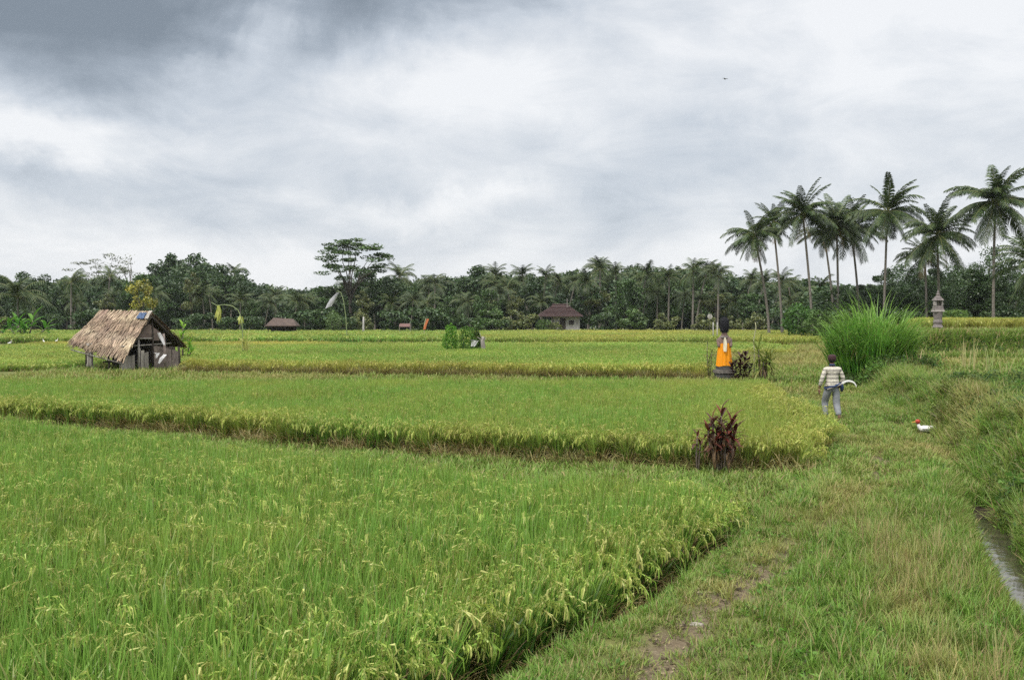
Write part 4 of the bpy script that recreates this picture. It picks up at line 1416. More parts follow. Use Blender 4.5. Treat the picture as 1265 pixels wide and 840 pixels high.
    mb.add(v, [(0, 1, 2, 3, 4), (9, 8, 7, 6, 5)] + [(i, (i + 1) % 5, (i + 1) % 5 + 5, i + 5) for i in range(5)])
    part('gable_panel', mb, M_REDB, t)
    # boards of the lower wall (one part each) and the dark back wall
    def board(px0, px1, py, Y0, Y1, m, lean=0, label=None):
        mb = MB()
        a, b = gz(px0, Y0), gz(px1, Y1)
        c_, d_ = L(at(px1 + lean, py + random.uniform(-1.5, 1.5), Y1)), L(at(px0 + lean, py, Y0))
        dp = Vector((0, .03, 0))
        v = [a, b, c_, d_, a + dp, b + dp, c_ + dp, d_ + dp]
        mb.add([tuple(x) for x in v], [(0, 1, 2, 3), (7, 6, 5, 4), (0, 4, 5, 1), (1, 5, 6, 2), (2, 6, 7, 3), (3, 7, 4, 0)])
        part('wall_board', mb, m, t, label=label)
    x0 = 149
    for wdt, m in ((4.2, M_BOARD), (5, M_BOARD), (4.5, M_POST), (4, M_BOARD)):
        board(x0, x0 + wdt - .5, 439.5, 45.0 + (x0 - 149) * .03, 45.1 + (x0 - 149) * .03, m); x0 += wdt
    x0 = 169.5
    for wdt, py, m in ((4.5, 430, M_POST), (4.5, 433, M_BOARD), (5, 436, M_POST)):
        board(x0, x0 + wdt - .5, py, 45.5, 45.6, m); x0 += wdt
    for i in range(7):
        board(190 + i * 4.4, 194 + i * 4.4, 428 + i * .8, 46.0 + i * .14, 46.1 + i * .14, M_SACK, random.uniform(-1, 1))
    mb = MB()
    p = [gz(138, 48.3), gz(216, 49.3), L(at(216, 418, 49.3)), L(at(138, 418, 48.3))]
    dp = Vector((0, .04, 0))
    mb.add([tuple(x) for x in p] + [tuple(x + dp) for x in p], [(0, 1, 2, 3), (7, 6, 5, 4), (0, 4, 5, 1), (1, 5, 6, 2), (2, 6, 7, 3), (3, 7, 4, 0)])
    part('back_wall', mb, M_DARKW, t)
    # raised bed and dark bundle inside
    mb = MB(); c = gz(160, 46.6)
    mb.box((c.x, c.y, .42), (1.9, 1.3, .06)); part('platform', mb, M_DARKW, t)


build_hut()


def rag(name, label, cat, P, wd, m, seed=1, group=None):
    """a hanging crumpled strip of cloth following the points P, with thickness"""
    rng = np.random.default_rng(seed)
    P = [Vector(p) for p in P]
    o = P[-1].copy()
    n, k = len(P), 5
    mb = MB(); V = []
    for s in (0, 1):
        for i, p in enumerate(P):
            for j in range(k):
                u = j / (k - 1) - .5
                V.append(tuple(p - o + Vector((u * wd[i], .5 * wd[i] * .35 * math.sin(j * 2.1 + i * 1.3) + s * .012, rng.normal(0, .01)))))
    F = []
    for i in range(n - 1):
        for j in range(k - 1):
            q = i * k + j
            F.append((q, q + 1, q + k + 1, q + k)); q += n * k
            F.append((q + k, q + k + 1, q + 1, q))
    mb.add(V, F)
    ob = link(name, mb.mesh(name, m, True), None, label, cat, group, None, tuple(o))
    return ob


rag('hanging_cloth', 'white sheet hanging under the right side of the hut gable', 'cloth', [at(196, 411, 46.0), at(199, 417, 46.0), at(203, 426, 45.9)], [.14, .22, .10], M_WHITE, 2)
rag('white_rag', 'crumpled white rag draped over the hut wall boards, upper of two', 'cloth', [at(191, 436, 45.7), at(195, 437, 45.6), at(193, 442, 45.6)], [.14, .18, .06], M_WHITE, 3, 'white rags on the hut wall')
rag('white_rag', 'larger white rag hanging from the hut wall boards, lower right of two', 'cloth', [at(204, 438, 45.8), at(200, 442, 45.6), at(196, 449, 45.6)], [.12, .2, .07], M_WHITE, 4, 'white rags on the hut wall')

# ================================================================== egrets and duck
M_FEA = solid('white_feather', (.80, .79, .76), (.66, .64, .6), 12, .8, .2)
M_BEAK = solid('beak', (.55, .35, .06), (.4, .24, .04), 8, .5, .1)
M_RED = solid('red_skin', (.50, .07, .04), (.36, .04, .03), 20, .6, .4)
M_DLEG = solid('dark_leg', (.05, .045, .04), (.03, .03, .03), 8, .6, .1)


def skin_mesh(name, pts, edges, radii, m, sub=2, root=0, fine=None):
    """one continuous surface grown on a skeleton of joints"""
    me = bpy.data.meshes.new(name)
    me.from_pydata([tuple(p) for p in pts], edges, [])
    o = bpy.data.objects.new(name, me)
    COL.objects.link(o)
    sk = o.modifiers.new('skin', 'SKIN')
    if not me.skin_vertices:
        me.skin_vertices.new()
    for i, r in enumerate(radii):
        rr = r if hasattr(r, '__len__') else (r, r)
        me.skin_vertices[0].data[i].radius = rr
        me.skin_vertices[0].data[i].use_root = (i == root)
    sk.use_smooth_shade = True
    sb = o.modifiers.new('sub', 'SUBSURF'); sb.levels = sub; sb.render_levels = sub
    dg = bpy.context.evaluated_depsgraph_get(); dg.update()
    nm = bpy.data.meshes.new_from_object(o.evaluated_get(dg))
    nm.name = name
    bpy.data.objects.remove(o)
    bpy.data.meshes.remove(me)
    nm.materials.clear(); nm.materials.append(m)
    nm.polygons.foreach_set('use_smooth', np.ones(len(nm.polygons), bool))
    return nm


EGB = skin_mesh('egret_body', [(0, 0, .27), (.10, 0, .31), (-.12, 0, .25), (-.22, 0, .21), (.16, 0, .36), (.13, 0, .43), (.17, 0, .50), (.20, 0, .55), (.235, 0, .55)],
                [(0, 1), (0, 2), (2, 3), (1, 4), (4, 5), (5, 6), (6, 7), (7, 8)], [(.075, .085), (.06, .07), (.055, .06), (.015, .03), .028, .02, .018, .026, .014], M_FEA)
_b = MB(); _b.tube([(.25, 0, .55), (.33, 0, .535)], [.009, .002], 6); EGK = _b.mesh('beak', M_BEAK, True)
_b = MB(); _b.tube([(0, 0, .22), (-.015, 0, .11), (0, 0, 0)], .007, 6); _b.tube([(-.02, 0, .003), (.05, 0, .003)], .006, 5); EGL = _b.mesh('leg', M_DLEG, True)


def egret(px, py, Y, rz, label):
    p = at(px, py, Y)
    z = g(p.x, p.y)
    t = thing('egret', label, 'bird', (p.x, p.y, z + .30), rz, 'white egrets in the left fields')
    t.scale = (.62, .62, .62)
    link('body', EGB, t); link('beak', EGK, t)
    for s in (-.03, .03):
        l = link('leg', EGL, t, loc=(0, s, -.38)); l.scale = (1, 1, 2.6)


egret(12, 428, 70, .6, 'white egret nearest the left edge of the view, in the green rice')
egret(54, 427, 74, 2.4, 'white egret in the rice just left of the hut, left one of a close pair')
egret(70, 427, 75, 1.2, 'white egret closest to the thatched hut, right one of a close pair')


def duck(px, py, Y, label):
    p = at(px, py, Y)
    t = thing('duck', label, 'bird', (p.x, p.y, g(p.x, p.y) + .02), rad(176))
    body = skin_mesh('duck_body', [(0, 0, .11), (.12, 0, .12), (-.14, 0, .12), (-.25, 0, .14), (.17, 0, .17), (.18, 0, .24)],
                     [(0, 1), (0, 2), (2, 3), (1, 4), (4, 5)], [(.10, .085), (.08, .07), (.085, .07), (.02, .035), .045, .036], M_FEA)
    b = link('body', body, t)
    mb = MB()
    for s in (-1, 1):
        mb.lathe([(.01, -.02), (.035, -.01), (.035, .01), (.01, .02)], 10, (-.03, s * .092, .13), sx=4.2, sy=.6)
    part('wing', mb, M_FEA, t, True)
    mb = MB(); mb.lathe([(.012, -.055), (.045, -.035), (.055, 0), (.04, .035), (.012, .05)], 12, (.19, 0, .285), sx=1.15)
    h = part('head', mb, M_RED, t, True, 'bare red face and head')
    mb = MB(); mb.box((.275, 0, .275), (.09, .04, .022), (0, .15, 0), taper=.8); part('beak', mb, M_BEAK, h)
    mb = MB()
    for s in (-1, 1): mb.lathe([(.002, -.007), (.008, 0), (.002, .007)], 8, (.22, s * .052, .30))
    part('eye', mb, M_DLEG, h)
    return t


duck(1144, 541, 24.3, 'white duck with a red head resting in the grass by the dark hollow')

# ================================================================== the walking man
SKIN = solid('brown_skin', (.20, .11, .07), (.15, .08, .05), 8, .6, .1)
HAIR = solid('black_hair', (.02, .017, .016), (.012, .01, .01), 30, .8, .3)
CAPM = solid('dark_maroon_cloth', (.065, .03, .032), (.035, .018, .02), 25, .95, .4)
TROU = solid('grey_trousers', (.30, .31, .33), (.19, .20, .215), 9, .9, .5)
NAVY = solid('blue_cloth', (.035, .06, .14), (.02, .035, .085), 12, .9, .4)


def shirt_mat():
    m, t, o = mat('striped_shirt')
    tcn = t.new('ShaderNodeTexCoord').outputs['Object']
    sp = t.new('ShaderNodeSeparateXYZ'); t.l.new(tcn, sp.inputs[0])
    # dark horizontal bands with thin ones between, faint vertical lines
    def lines(v, per, wdt, ph=0):
        fr = t.math('FRACT', t.math('ADD', t.math('DIVIDE', v, per), ph))
        return t.math('LESS_THAN', fr, wdt)
    zz = sp.outputs[2]
    base = t.ramp(t.noise(tcn, 6, 4), [(.35, (.50, .46, .38)), (.65, (.62, .575, .48))])
    a = lines(zz, .098, .24); b = lines(zz, .098, .07, .5); c = lines(sp.outputs[0], .075, .10, .2)
    col = t.mix(t.math('MULTIPLY', c, .35), base, (.22, .20, .19))
    col = t.mix(t.math('MULTIPLY', b, .4), col, (.20, .18, .18))
    col = t.mix(t.math('MULTIPLY', a, .96), col, (.085, .075, .08))
    p = t.new('ShaderNodeBsdfPrincipled'); p.inputs['Roughness'].default_value = .9; p.inputs['Specular IOR Level'].default_value = .15
    t.l.new(col, p.inputs['Base Color'])
    bp = t.new('ShaderNodeBump'); bp.inputs['Strength'].default_value = .9; bp.inputs['Distance'].default_value = .05
    t.l.new(t.noise(tcn, 7, 3), bp.inputs['Height']); t.l.new(bp.outputs[0], p.inputs['Normal'])
    t.l.new(p.outputs[0], o.inputs[0])
    return m


def hand(side, m):
    """palm, four fingers of unequal length and a thumb, one surface hanging from the wrist at the origin"""
    pts = [(0, 0, 0), (0, 0, -.045), (0, 0, -.085)]; ed = [(0, 1), (1, 2)]; rd = [(.022, .016), (.038, .015), (.036, .014)]
    for k, (yy, L) in enumerate(((-.03, .062), (-.010, .074), (.010, .069), (.029, .054))):
        b = len(pts)
        pts += [(0.0, yy, -.095), (-side * .008, yy * 1.05, -.095 - L * .5), (-side * .024, yy, -.095 - L)]
        ed += [(2, b), (b, b + 1), (b + 1, b + 2)]; rd += [.0095, .0088, .0075]
    b = len(pts)
    pts += [(0, -.036, -.04), (-side * .012, -.055, -.075), (-side * .02, -.052, -.10)]
    ed += [(1, b), (b, b + 1), (b + 1, b + 2)]; rd += [.012, .011, .009]
    return skin_mesh('hand', pts, ed, rd, m, 1)


def build_man():
    x, y = on(1029, 26.2)
    t = thing('person', 'man walking away along the track in a striped light shirt, grey trousers and dark cap', 'person', (x, y, g(x, y) + .01), rad(4))
    # joints (x right, y forward, z up)
    hipL, hipR = (-.095, 0, .86), (.095, 0, .86)
    kneeL, kneeR = (-.12, .20, .49), (.11, .02, .46)
    ankL, ankR = (-.125, .10, .10), (.12, -.16, .12)
    toeL, toeR = (-.14, .25, .035), (.125, -.02, .03)
    pel, wai, che, nek, hd = (0, 0, .92), (0, .005, 1.05), (0, .03, 1.25), (0, .02, 1.42), (0, .045, 1.50)
    shL, shR = (-.178, .01, 1.305), (.178, .01, 1.305)
    elL, elR = (-.29, -.05, 1.07), (.265, -.04, 1.07)
    wrL, wrR = (-.325, .03, .83), (.225, .10, .90)
    pts = [pel, wai, che, nek, hd, shL, elL, wrL, shR, elR, wrR, hipL, kneeL, ankL, toeL, hipR, kneeR, ankR, toeR]
    ed = [(0, 1), (1, 2), (2, 3), (3, 4), (2, 5), (5, 6), (6, 7), (2, 8), (8, 9), (9, 10), (0, 11), (11, 12), (12, 13), (13, 14), (0, 15), (15, 16), (16, 17), (17, 18)]
    rd = [(.12, .085), (.11, .08), (.12, .08), .05, .06, .04, 0.036, .027, .04, .036, .027, .08, .055, .035, .03, .08, .055, .035, .03]
    link('body', skin_mesh('body', pts, ed, rd, SKIN), t)
    # head with ears, nose, jaw
    hp = [(0, .045, 1.48), (0, .05, 1.545), (0, .045, 1.60), (0, .11, 1.52), (0, .15, 1.55), (0, .10, 1.485)]
    head = link('head', skin_mesh('head', hp, [(0, 1), (1, 2), (1, 3), (3, 4), (3, 5)], [.062, (.08, .092), (.074, .085), (.055, .06), .018, .04], SKIN), t)
    mb = MB()
    for s in (-1, 1): mb.lathe([(.006, -.03), (.016, -.012), (.017, .012), (.007, .03)], 8, (s * .083, .045, 1.54), sx=.6)
    part('ear', mb, SKIN, head, True)
    mb = MB()
    for s in (-1, 1): mb.lathe([(.002, -.008), (.010, 0), (.002, .008)], 8, (s * .03, .142, 1.565))
    part('eye', mb, HAIR, head, True)
    mb = MB(); mb.box((0, .15, 1.50), (.045, .012, .008)); part('mouth', mb, M_RED, head)
    mb = MB(); mb.lathe([(.072, -.075), (.086, -.05), (.09, 0), (.085, .03)], 16, (0, .034, 1.565), sy=1.05); part('hair', mb, HAIR, head, True)
    mb = MB(); mb.lathe([(.095, -.045), (.10, -.03), (.098, .03), (.088, .07), (.05, .092), (.01, .095)], 18, (0, .042, 1.585), sy=1.1)
    part('cap', mb, CAPM, t, True, 'dark brimless cap')
    # shirt: torso with sleeves
    sp = [(0, 0, .95), (0, .005, 1.05), (0, .02, 1.20), (0, .02, 1.33), (0, .02, 1.40), shL, elL, (-.318, .012, .885), shR, elR, (.232, .085, .93), (0, 0, .87)]
    se = [(0, 1), (1, 2), (2, 3), (3, 4), (3, 5), (5, 6), (6, 7), (3, 8), (8, 9), (9, 10), (0, 11)]
    sr = [(.172, .125), (.168, .12), (.178, .125), (.15, .105), (.085, .08), .066, .056, .047, .066, .056, .046, (.175, .13)]
    link('shirt', skin_mesh('shirt', sp, se, sr, shirt_mat(), 2, 1), t)
    mb = MB(); mb.lathe([(.075, 0), (.07, .03), (.062, .045)], 14, (0, .025, 1.40), sy=.95); part('collar', mb, NAVY, t, True)
    # trousers
    tp = [(0, 0, .93), hipL, kneeL, (-.125, .12, .13), hipR, kneeR, (.118, -.13, .15), (0, 0, .86)]
    te = [(0, 7), (7, 1), (1, 2), (2, 3), (7, 4), (4, 5), (5, 6)]
    tr_ = [(.155, .12), (.112, .11), .092, .075, (.112, .11), .092, .075, (.145, .12)]
    link('trousers', skin_mesh('trousers', tp, te, tr_, TROU, 2, 7), t)
    for s, w_, nm in ((-1, wrL, 'hand'), (1, wrR, 'hand')):
        h = link('hand', hand(s, SKIN), t, loc=w_)
        h.rotation_euler = (.1, 0, 0) if s < 0 else (1.0, 0, .2)
    # sandals
    for (a, tz) in (((-.13, .16, .02), .1), ((.122, -.10, .02), 0)):
        mb = MB(); mb.box(a, (.10, .27, .03)); part('sandal', mb, M_WHITE, t)
    # cloth sash tied low round the waist, ends hanging at the right
    mb = MB()
    P, R_ = [], []
    for i in range(25):
        th = 2 * math.pi * i / 24
        P.append((.192 * math.cos(th), .145 * math.sin(th), .90 + .055 * math.cos(th) + .01 * math.sin(5 * th))); R_.append(.026)
    mb.tube(P, R_, 8, cap=False)
    part('sash', mb, NAVY, t, True, 'blue cloth tied round the waist')
    mb = MB(); mb.tube([(.19, -.06, .95), (.215, -.07, .86), (.21, -.06, .76)], [.045, .05, .03], 8, squash=.5); part('sash_end', mb, NAVY, t, True)
    # sickle tucked into the sash: thing held by him
    sx, sy = x, y
    st = thing('sickle', 'white curved blade sticking out to the right from the man\'s waist', 'tool', (x + .16, y - .13, g(x, y) + .95), rad(4))
    mb = MB()
    n = 14; V = []; F = []
    for i in range(n):
        u = i / (n - 1)
        th = math.pi * (.80 - .78 * u)
        w0 = .030 * (1 - .75 * u ** 2)
        for r, dy in ((.19 - w0, -.006), (.19 + w0, 0), (.19 - w0, .006)):
            V.append((.20 + r * math.cos(th) * 1.05, dy, -.07 + r * math.sin(th) * .85))
    for i in range(n - 1):
        for j in range(3):
            F.append((i * 3 + j, i * 3 + (j + 1) % 3, (i + 1) * 3 + (j + 1) % 3, (i + 1) * 3 + j))
    F += [(0, 1, 2), (3 * n - 1, 3 * n - 2, 3 * n - 3)]
    mb.add(V, F); part('blade', mb, M_FEA, st)
    mb = MB(); mb.tube([(.045, 0, .02), (-.10, 0, -.05), (-.34, .0, -.12)], [.014, .018, .016], 8); part('handle', mb, M_POST, st, True)


build_man()

# ================================================================== draped statue shrine
M_STONE = solid('dark_stone', (.13, .125, .12), (.05, .05, .048), 9, .95, .8)
M_STONEL = solid('grey_brown_stone', (.24, .21, .19), (.11, .10, .09), 8, .95, .8)
M_STONER = solid('reddish_stone', (.23, .15, .125), (.12, .09, .08), 8, .95, .8)
M_ORANGE = solid('orange_cloth', (.92, .36, .01), (.80, .27, .008), 8, .85, .4, (3, 3, 1), transl=.1)
M_BLACKC = solid('black_fibre', (.018, .018, .022), (.008, .008, .01), 30, .95, .8)
M_CREAM = solid('cream_cloth', (.74, .68, .52), (.6, .54, .40), 12, .9, .2)


def stepped(mb, c, tiers, rotz=0):
    z = c[2]
    for wx, h in tiers:
        mb.box((c[0], c[1], z + h / 2), (wx, wx, h - .004), (0, 0, rotz)); z += h
    return z


def build_statue():
    x, y = on(895, 40)
    z0 = g(x, y)
    zs = lambda py: at(895, py, 40).z - z0
    t = thing('draped_statue', 'guardian statue wrapped in bright orange cloth with a white scarf and black headdress', 'statue', (x, y, z0))
    rz = .15
    z = -.1
    for wd, h, m in ((.66, .16 + .1, M_STONE), (.60, .14, M_STONE), (.68, .13, M_STONEL), (.50, .12, M_STONE)):
        mb = MB(); mb.box((0, 0, z + h / 2), (wd, wd, h - .006), (0, 0, rz)); part('plinth_stone', mb, m, t); z += h
    base_top = z
    top = zs(392)
    # standing figure, one surface
    b = base_top
    fig = skin_mesh('figure', [(0, 0, b + .02), (0, 0, b + .35), (0, 0, b + .75), (0, 0, b + 1.0), (-.24, 0, b + .98), (-.22, -.12, b + .72), (.24, 0, b + .98), (.22, -.12, b + .72), (0, 0, b + 1.22), (0, -.02, b + 1.38), (0, 0, b + 1.52)],
                    [(0, 1), (1, 2), (2, 3), (3, 4), (4, 5), (3, 6), (6, 7), (3, 8), (8, 9), (9, 10)], [.20, .19, .17, .19, .085, .06, .085, .06, .085, .13, .11], M_STONER)
    link('figure', fig, t)
    # skirt of cloth with folds
    mb = MB(); V, F = [], []
    k, rows = 48, 9
    zt, zb = zs(424), zs(452)
    for s in (0, 1):
        for i in range(rows):
            u = i / (rows - 1)
            for j in range(k):
                th = 2 * math.pi * j / k
                r = .205 + .075 * u + (.012 + .022 * u) * math.sin(th * 11 + math.sin(th * 3)) - s * .012
                V.append((r * math.cos(th) * 1.04, r * math.sin(th) * .9, zt + (zb - zt) * u + .02 * u * math.sin(th * 3)))
    for s in (0, 1):
        o = s * k * rows
        for i in range(rows - 1):
            for j in range(k):
                q = (o + i * k + j, o + i * k + (j + 1) % k, o + (i + 1) * k + (j + 1) % k, o + (i + 1) * k + j)
                F.append(q if s else q[::-1])
    mb.add(V, F); part('orange_skirt', mb, M_ORANGE, t, True)
    mb = MB(); V, F = [], []
    for i in range(10):
        u = i / 9
        for j in range(4):
            w_ = (.03 + .042 * math.sin(u * 2.6)) * (j / 3 * 2 - 1)
            for s in (0, 1):
                V.append((-.03 + w_, -.26 - .045 * u - .012 * math.sin(j * 2.2 + u * 5) + s * .012, zs(417) + (zs(434) - zs(417)) * u))
    for i in range(9):
        for j in range(3):
            q = (i * 4 + j) * 2
            F.append((q, q + 2, q + 10, q + 8)); F.append((q + 9, q + 11, q + 3, q + 1))
    mb.add(V, F); part('white_scarf', mb, M_CREAM, t, True)
    mb = MB(); mb.lathe([(.10, 0), (.15, .02), (.15, .07), (.09, .09)], 14, (-.02, -.02, zs(418))); part('collar', mb, M_STONEL, t, True)
    # headdress of black palm fibre
    mb = MB()
    zc0, zc1 = zs(411), top
    h = zc1 - zc0
    mb.lathe([(.11, 0), (.155, h * .18), (.175, h * .45), (.165, h * .8), (.12, h * .97), (.03, h)], 16, (0, 0, zc0))
    rng = np.random.default_rng(3)
    n = 260
    th = rng.uniform(0, 6.28, n); zz = rng.uniform(.1, 1, n)
    for a_, u in zip(th, zz):
        r = .15 * math.sin(math.pi * (.18 + .66 * u)) + .035
        p = np.array([r * math.cos(a_), r * math.sin(a_), zc0 + h * u])
        q = p + np.array([math.cos(a_) * .02, math.sin(a_) * .02, -.12])
        s = np.array([-math.sin(a_), math.cos(a_), 0]) * .012
        mb.add([p - s, p + s, q], [(0, 1, 2)])
    part('headdress', mb, M_BLACKC, t)


build_statue()

M_SHR = solid('shrine_stone', (.26, .225, .215), (.10, .085, .08), 11, .95, .8)
M_SHRL = solid('pale_shrine_stone', (.40, .36, .33), (.2, .18, .165), 11, .95, .6)


def build_shrine():
    x, y = on(1158.5, 48)
    z0 = g(x, y)
    t = thing('stone_shrine', 'slim tiered stone shrine pillar with a pointed top, on the edge of the upper terrace', 'shrine', (x, y, z0))
    H = at(1158.5, 360, 48).z - z0
    zf = lambda py: at(1158.5, py, 48).z - z0
    mb = MB(); mb.box((0, 0, -.05), (.50, .50, .30)); mb.box((0, 0, .13), (.46, .46, .06)); part('base_stone', mb, M_SHR, t)
    mb = MB()
    mb.lathe([(.21, .16), (.25, .22), (.20, .30), (.18, .36), (.21, .44), (.20, .50), (.175, .58), (.19, .66), (.22, zf(385))], 12); part('pillar', mb, M_SHR, t)
    for zc, wd, m in ((zf(384), .47, M_SHRL), (zf(381.5), .42, M_SHR), (zf(379), .37, M_SHR)):
        mb = MB(); mb.box((0, 0, zc), (wd, wd, .075), taper=.88); part('cornice', mb, m, t)
    mb = MB(); za, zb = zf(377.6), zf(371)
    mb.box((0, .1, (za + zb) / 2), (.34, .06, zb - za))
    for s in (-1, 1): mb.box((s * .15, -.02, (za + zb) / 2), (.06, .26, zb - za))
    part('niche', mb, M_SHRL, t)
    for zc, wd, tp in ((zf(370), .42, .75), (zf(367.6), .29, .75), (zf(365.6), .18, .6)):
        mb = MB(); mb.box((0, 0, zc), (wd, wd, .08), taper=tp); part('roof_tier', mb, M_SHR, t)
    mb = MB(); mb.lathe([(.07, 0), (.09, .04), (.05, .09), (.055, .12), (.012, .24)], 8, (0, 0, zf(364.8))); part('finial', mb, M_SHR, t)


build_shrine()

# ================================================================== ornamental plants
M_RLEAF = foliage_mat('red_leaf', transl=.2, gloss=.04, patch=.1)


def leaf_mesh(seed, L, wd, bend, cols, m, fold=.25, seg=6):
    """broad pointed leaf along +X, folded at the midrib and arching down"""
    rng = np.random.default_rng(seed)
    c = np.asarray(cols)[rng.integers(len(cols))]
    V, F, C = [], [], []
    p = np.array([0., 0, 0]); a = 0.0
    for i in range(seg + 1):
        u = i / seg
        w_ = wd / 2 * (math.sin(math.pi * min(1, u * .93 + .06)) ** .75)
        up = np.array([math.sin(a) * 1, 0, math.cos(a)])
        V += [p + np.array([0, w_, 0]) + up * w_ * fold, p, p + np.array([0, -w_, 0]) + up * w_ * fold]
        C += [c * rng.uniform(.85, 1.1), c * .8, c * rng.uniform(.85, 1.1)]
        a += bend / seg
        p = p + np.array([math.cos(a), 0, -math.sin(a)]) * L / seg
    for i in range(seg):
        for j in range(2):
            q = i * 3 + j
            F.append((q, q + 1, q + 4, q + 3))
    return MB().add(V, F, C).mesh('leaf', m)


RED = [(.13, .032, .02), (.20, .05, .028), (.085, .03, .02)]
REDY = [(.20, .045, .025), (.15, .05, .025), (.10, .02, .02)]
PAND = [(.20, .26, .05), (.28, .28, .07), (.14, .20, .04)]
RLM = [leaf_mesh(500 + i, .22 + .03 * (i % 3), .052, .5 + .3 * (i % 3), RED if i % 3 else REDY, M_RLEAF) for i in range(6)]
PLM = [leaf_mesh(520 + i, .62 + .08 * (i % 3), .055, .5 + .35 * (i % 3), PAND, M_GRASS, .4) for i in range(5)]
PLD = [leaf_mesh(530 + i, .5, .05, 1.4, [(.28, .19, .09), (.20, .14, .07)], M_GRASS, .3) for i in range(2)]
BLM = [leaf_mesh(540 + i, 1.5 + .2 * i, .36, .7 + .3 * i, [(.10, .26, .03), (.14, .30, .04)], M_GRASS, .2) for i in range(3)]
SLM = [leaf_mesh(550 + i, .55, .17, .6 + .3 * i, [(.16, .36, .03), (.22, .42, .04)], M_GRASS, .2) for i in range(3)]
PLDS = [leaf_mesh(535 + i, .28, .05, 1.4, [(.24, .15, .08), (.16, .10, .06)], M_GRASS, .3) for i in range(2)]
M_STEM = solid('stem', (.20, .16, .13), (.11, .085, .07), 12, .9, .4, (1, 1, 4))


def plant(name, label, cat, px, Y, stems, leafs, group=None, leaf_n=14, spread=.3, lscale=1.0, elr=(.1, 1.2), stem_r=.014, seed=1, dry=None, zone=.3, pxo=0):
    """stems with leaves spiralling round their upper part; stems = [(dx, dy, top height), ...]"""
    x, y = on(px, Y)
    t = thing(name, label, cat, (x, y, g(x, y)), 0, group)
    rng = np.random.default_rng(seed)
    for dx, dy, h in stems:
        mb = MB()
        P = [(dx * .25, dy * .25, -.08), (dx * .7 + rng.normal(0, .015), dy * .7, h * .5), (dx, dy, h)]
        mb.tube(P, [stem_r * 1.2, stem_r, stem_r * .6], 6)
        part('stem', mb, M_STEM, t, True)
        for i in range(leaf_n):
            u = 1 - zone * (i / leaf_n)
            pos = Vector(P[1]).lerp(Vector(P[2]), max(0, (u - .5) * 2)) if u > .5 else Vector(P[0]).lerp(Vector(P[1]), u * 2)
            l = link('leaf', leafs[int(rng.integers(len(leafs)))], t, loc=pos)
            el_ = elr[1] - (elr[1] - elr[0]) * (i / leaf_n) + rng.normal(0, .12)
            l.rotation_euler = (0, -el_, i * 2.399 + rng.normal(0, .2))
            s = lscale * rng.uniform(.8, 1.15)
            l.scale = (s, s, s)
        if dry:
            for i in range(7):
                l = link('leaf', dry[i % 2], t, loc=Vector(P[1]).lerp(Vector(P[2]), rng.uniform(.1, .8)), label='dead brown hanging leaf')
                l.rotation_euler = (0, rng.uniform(.2, .9), rng.uniform(0, 6.28))
    return t


plant('ti_plant', 'clump of dark red-leaved ti plant standing in front of the second rice field', 'plant', 893, 17.3,
      [(-.02, 0, 1.06), (-.17, .02, .92), (.15, 0, .90), (.06, -.05, .78), (-.09, .06, .76), (.22, .04, .74), (-.24, .0, .80), (.0, .08, .9), (.1, .08, .6), (-.13, -.05, .58)], RLM, 'red ti plants at the field edge', 12, elr=(.15, 1.35), seed=4, zone=.36, lscale=1.1, dry=PLDS)
plant('ti_plant', 'small single-stemmed red ti plant just left of the big red clump', 'plant', 862, 17.5, [(0, 0, .70), (.05, .0, .55)], RLM, 'red ti plants at the field edge', 9, elr=(.3, 1.3), seed=5, zone=.3, lscale=.8)
plant('pandan_plant', 'spiky pandan-like plant with arching narrow leaves right of the draped statue', 'plant', 941, 38.6,
      [(-.12, 0, 1.25), (.22, .1, 1.05), (.05, -.1, .8), (.32, 0, .85)], PLM, None, 22, elr=(-.3, 1.4), stem_r=.04, seed=6, dry=PLD, zone=.3, lscale=1.12)
plant('dark_red_shrub', 'low dark reddish shrub between the draped statue and the spiky plant', 'shrub', 916, 39.4,
      [(-.25, 0, .75), (0, .1, .95), (.25, 0, .8), (.1, -.15, .6), (-.1, -.2, .65), (.4, 0, .6), (-.38, 0, .6), (.15, 0, 1.05)], [leaf_mesh(560 + i, .24, .09, .5, [(.05, .02, .018), (.035, .02, .02), (.08, .04, .025)], M_RLEAF) for i in range(3)], None, 26, elr=(-.4, 1.2), seed=7, zone=.85, lscale=1.1)
plant('slender_shrub', 'thin yellowish-green shrub left of the draped statue', 'shrub', 877, 40.2,
      [(-.1, 0, 1.5), (.08, 0, 1.15), (0, .1, .9)], [leaf_mesh(565, .2, .05, .5, [(.2, .25, .06), (.16, .21, .05)], M_GRASS)], None, 20, elr=(.0, 1.2), seed=8, zone=.8)
plant('banana_sapling', 'slender bright yellow-green young plant rising beside the right end of the hut', 'plant', 226, 54,
      [(0, 0, 1.95), (-.1, 0, 1.35), (.3, .1, .95), (-.35, .1, .9), (.45, 0, .6)], SLM, None, 13, elr=(.2, 1.3), stem_r=.03, seed=9, zone=.62, lscale=.75)
plant('banana_plant', 'bright green banana plants at the far left edge under the big palm', 'plant', 32, 105,
      [(-.8, 0, 1.6), (.7, 0, 1.9), (1.9, .5, 1.2), (-2.0, .5, 1.3), (0, -.5, 1.0), (-3, 0, 1.0)], BLM, None, 13, elr=(-.2, 1.4), stem_r=.08, seed=10, zone=.9, lscale=1.0)


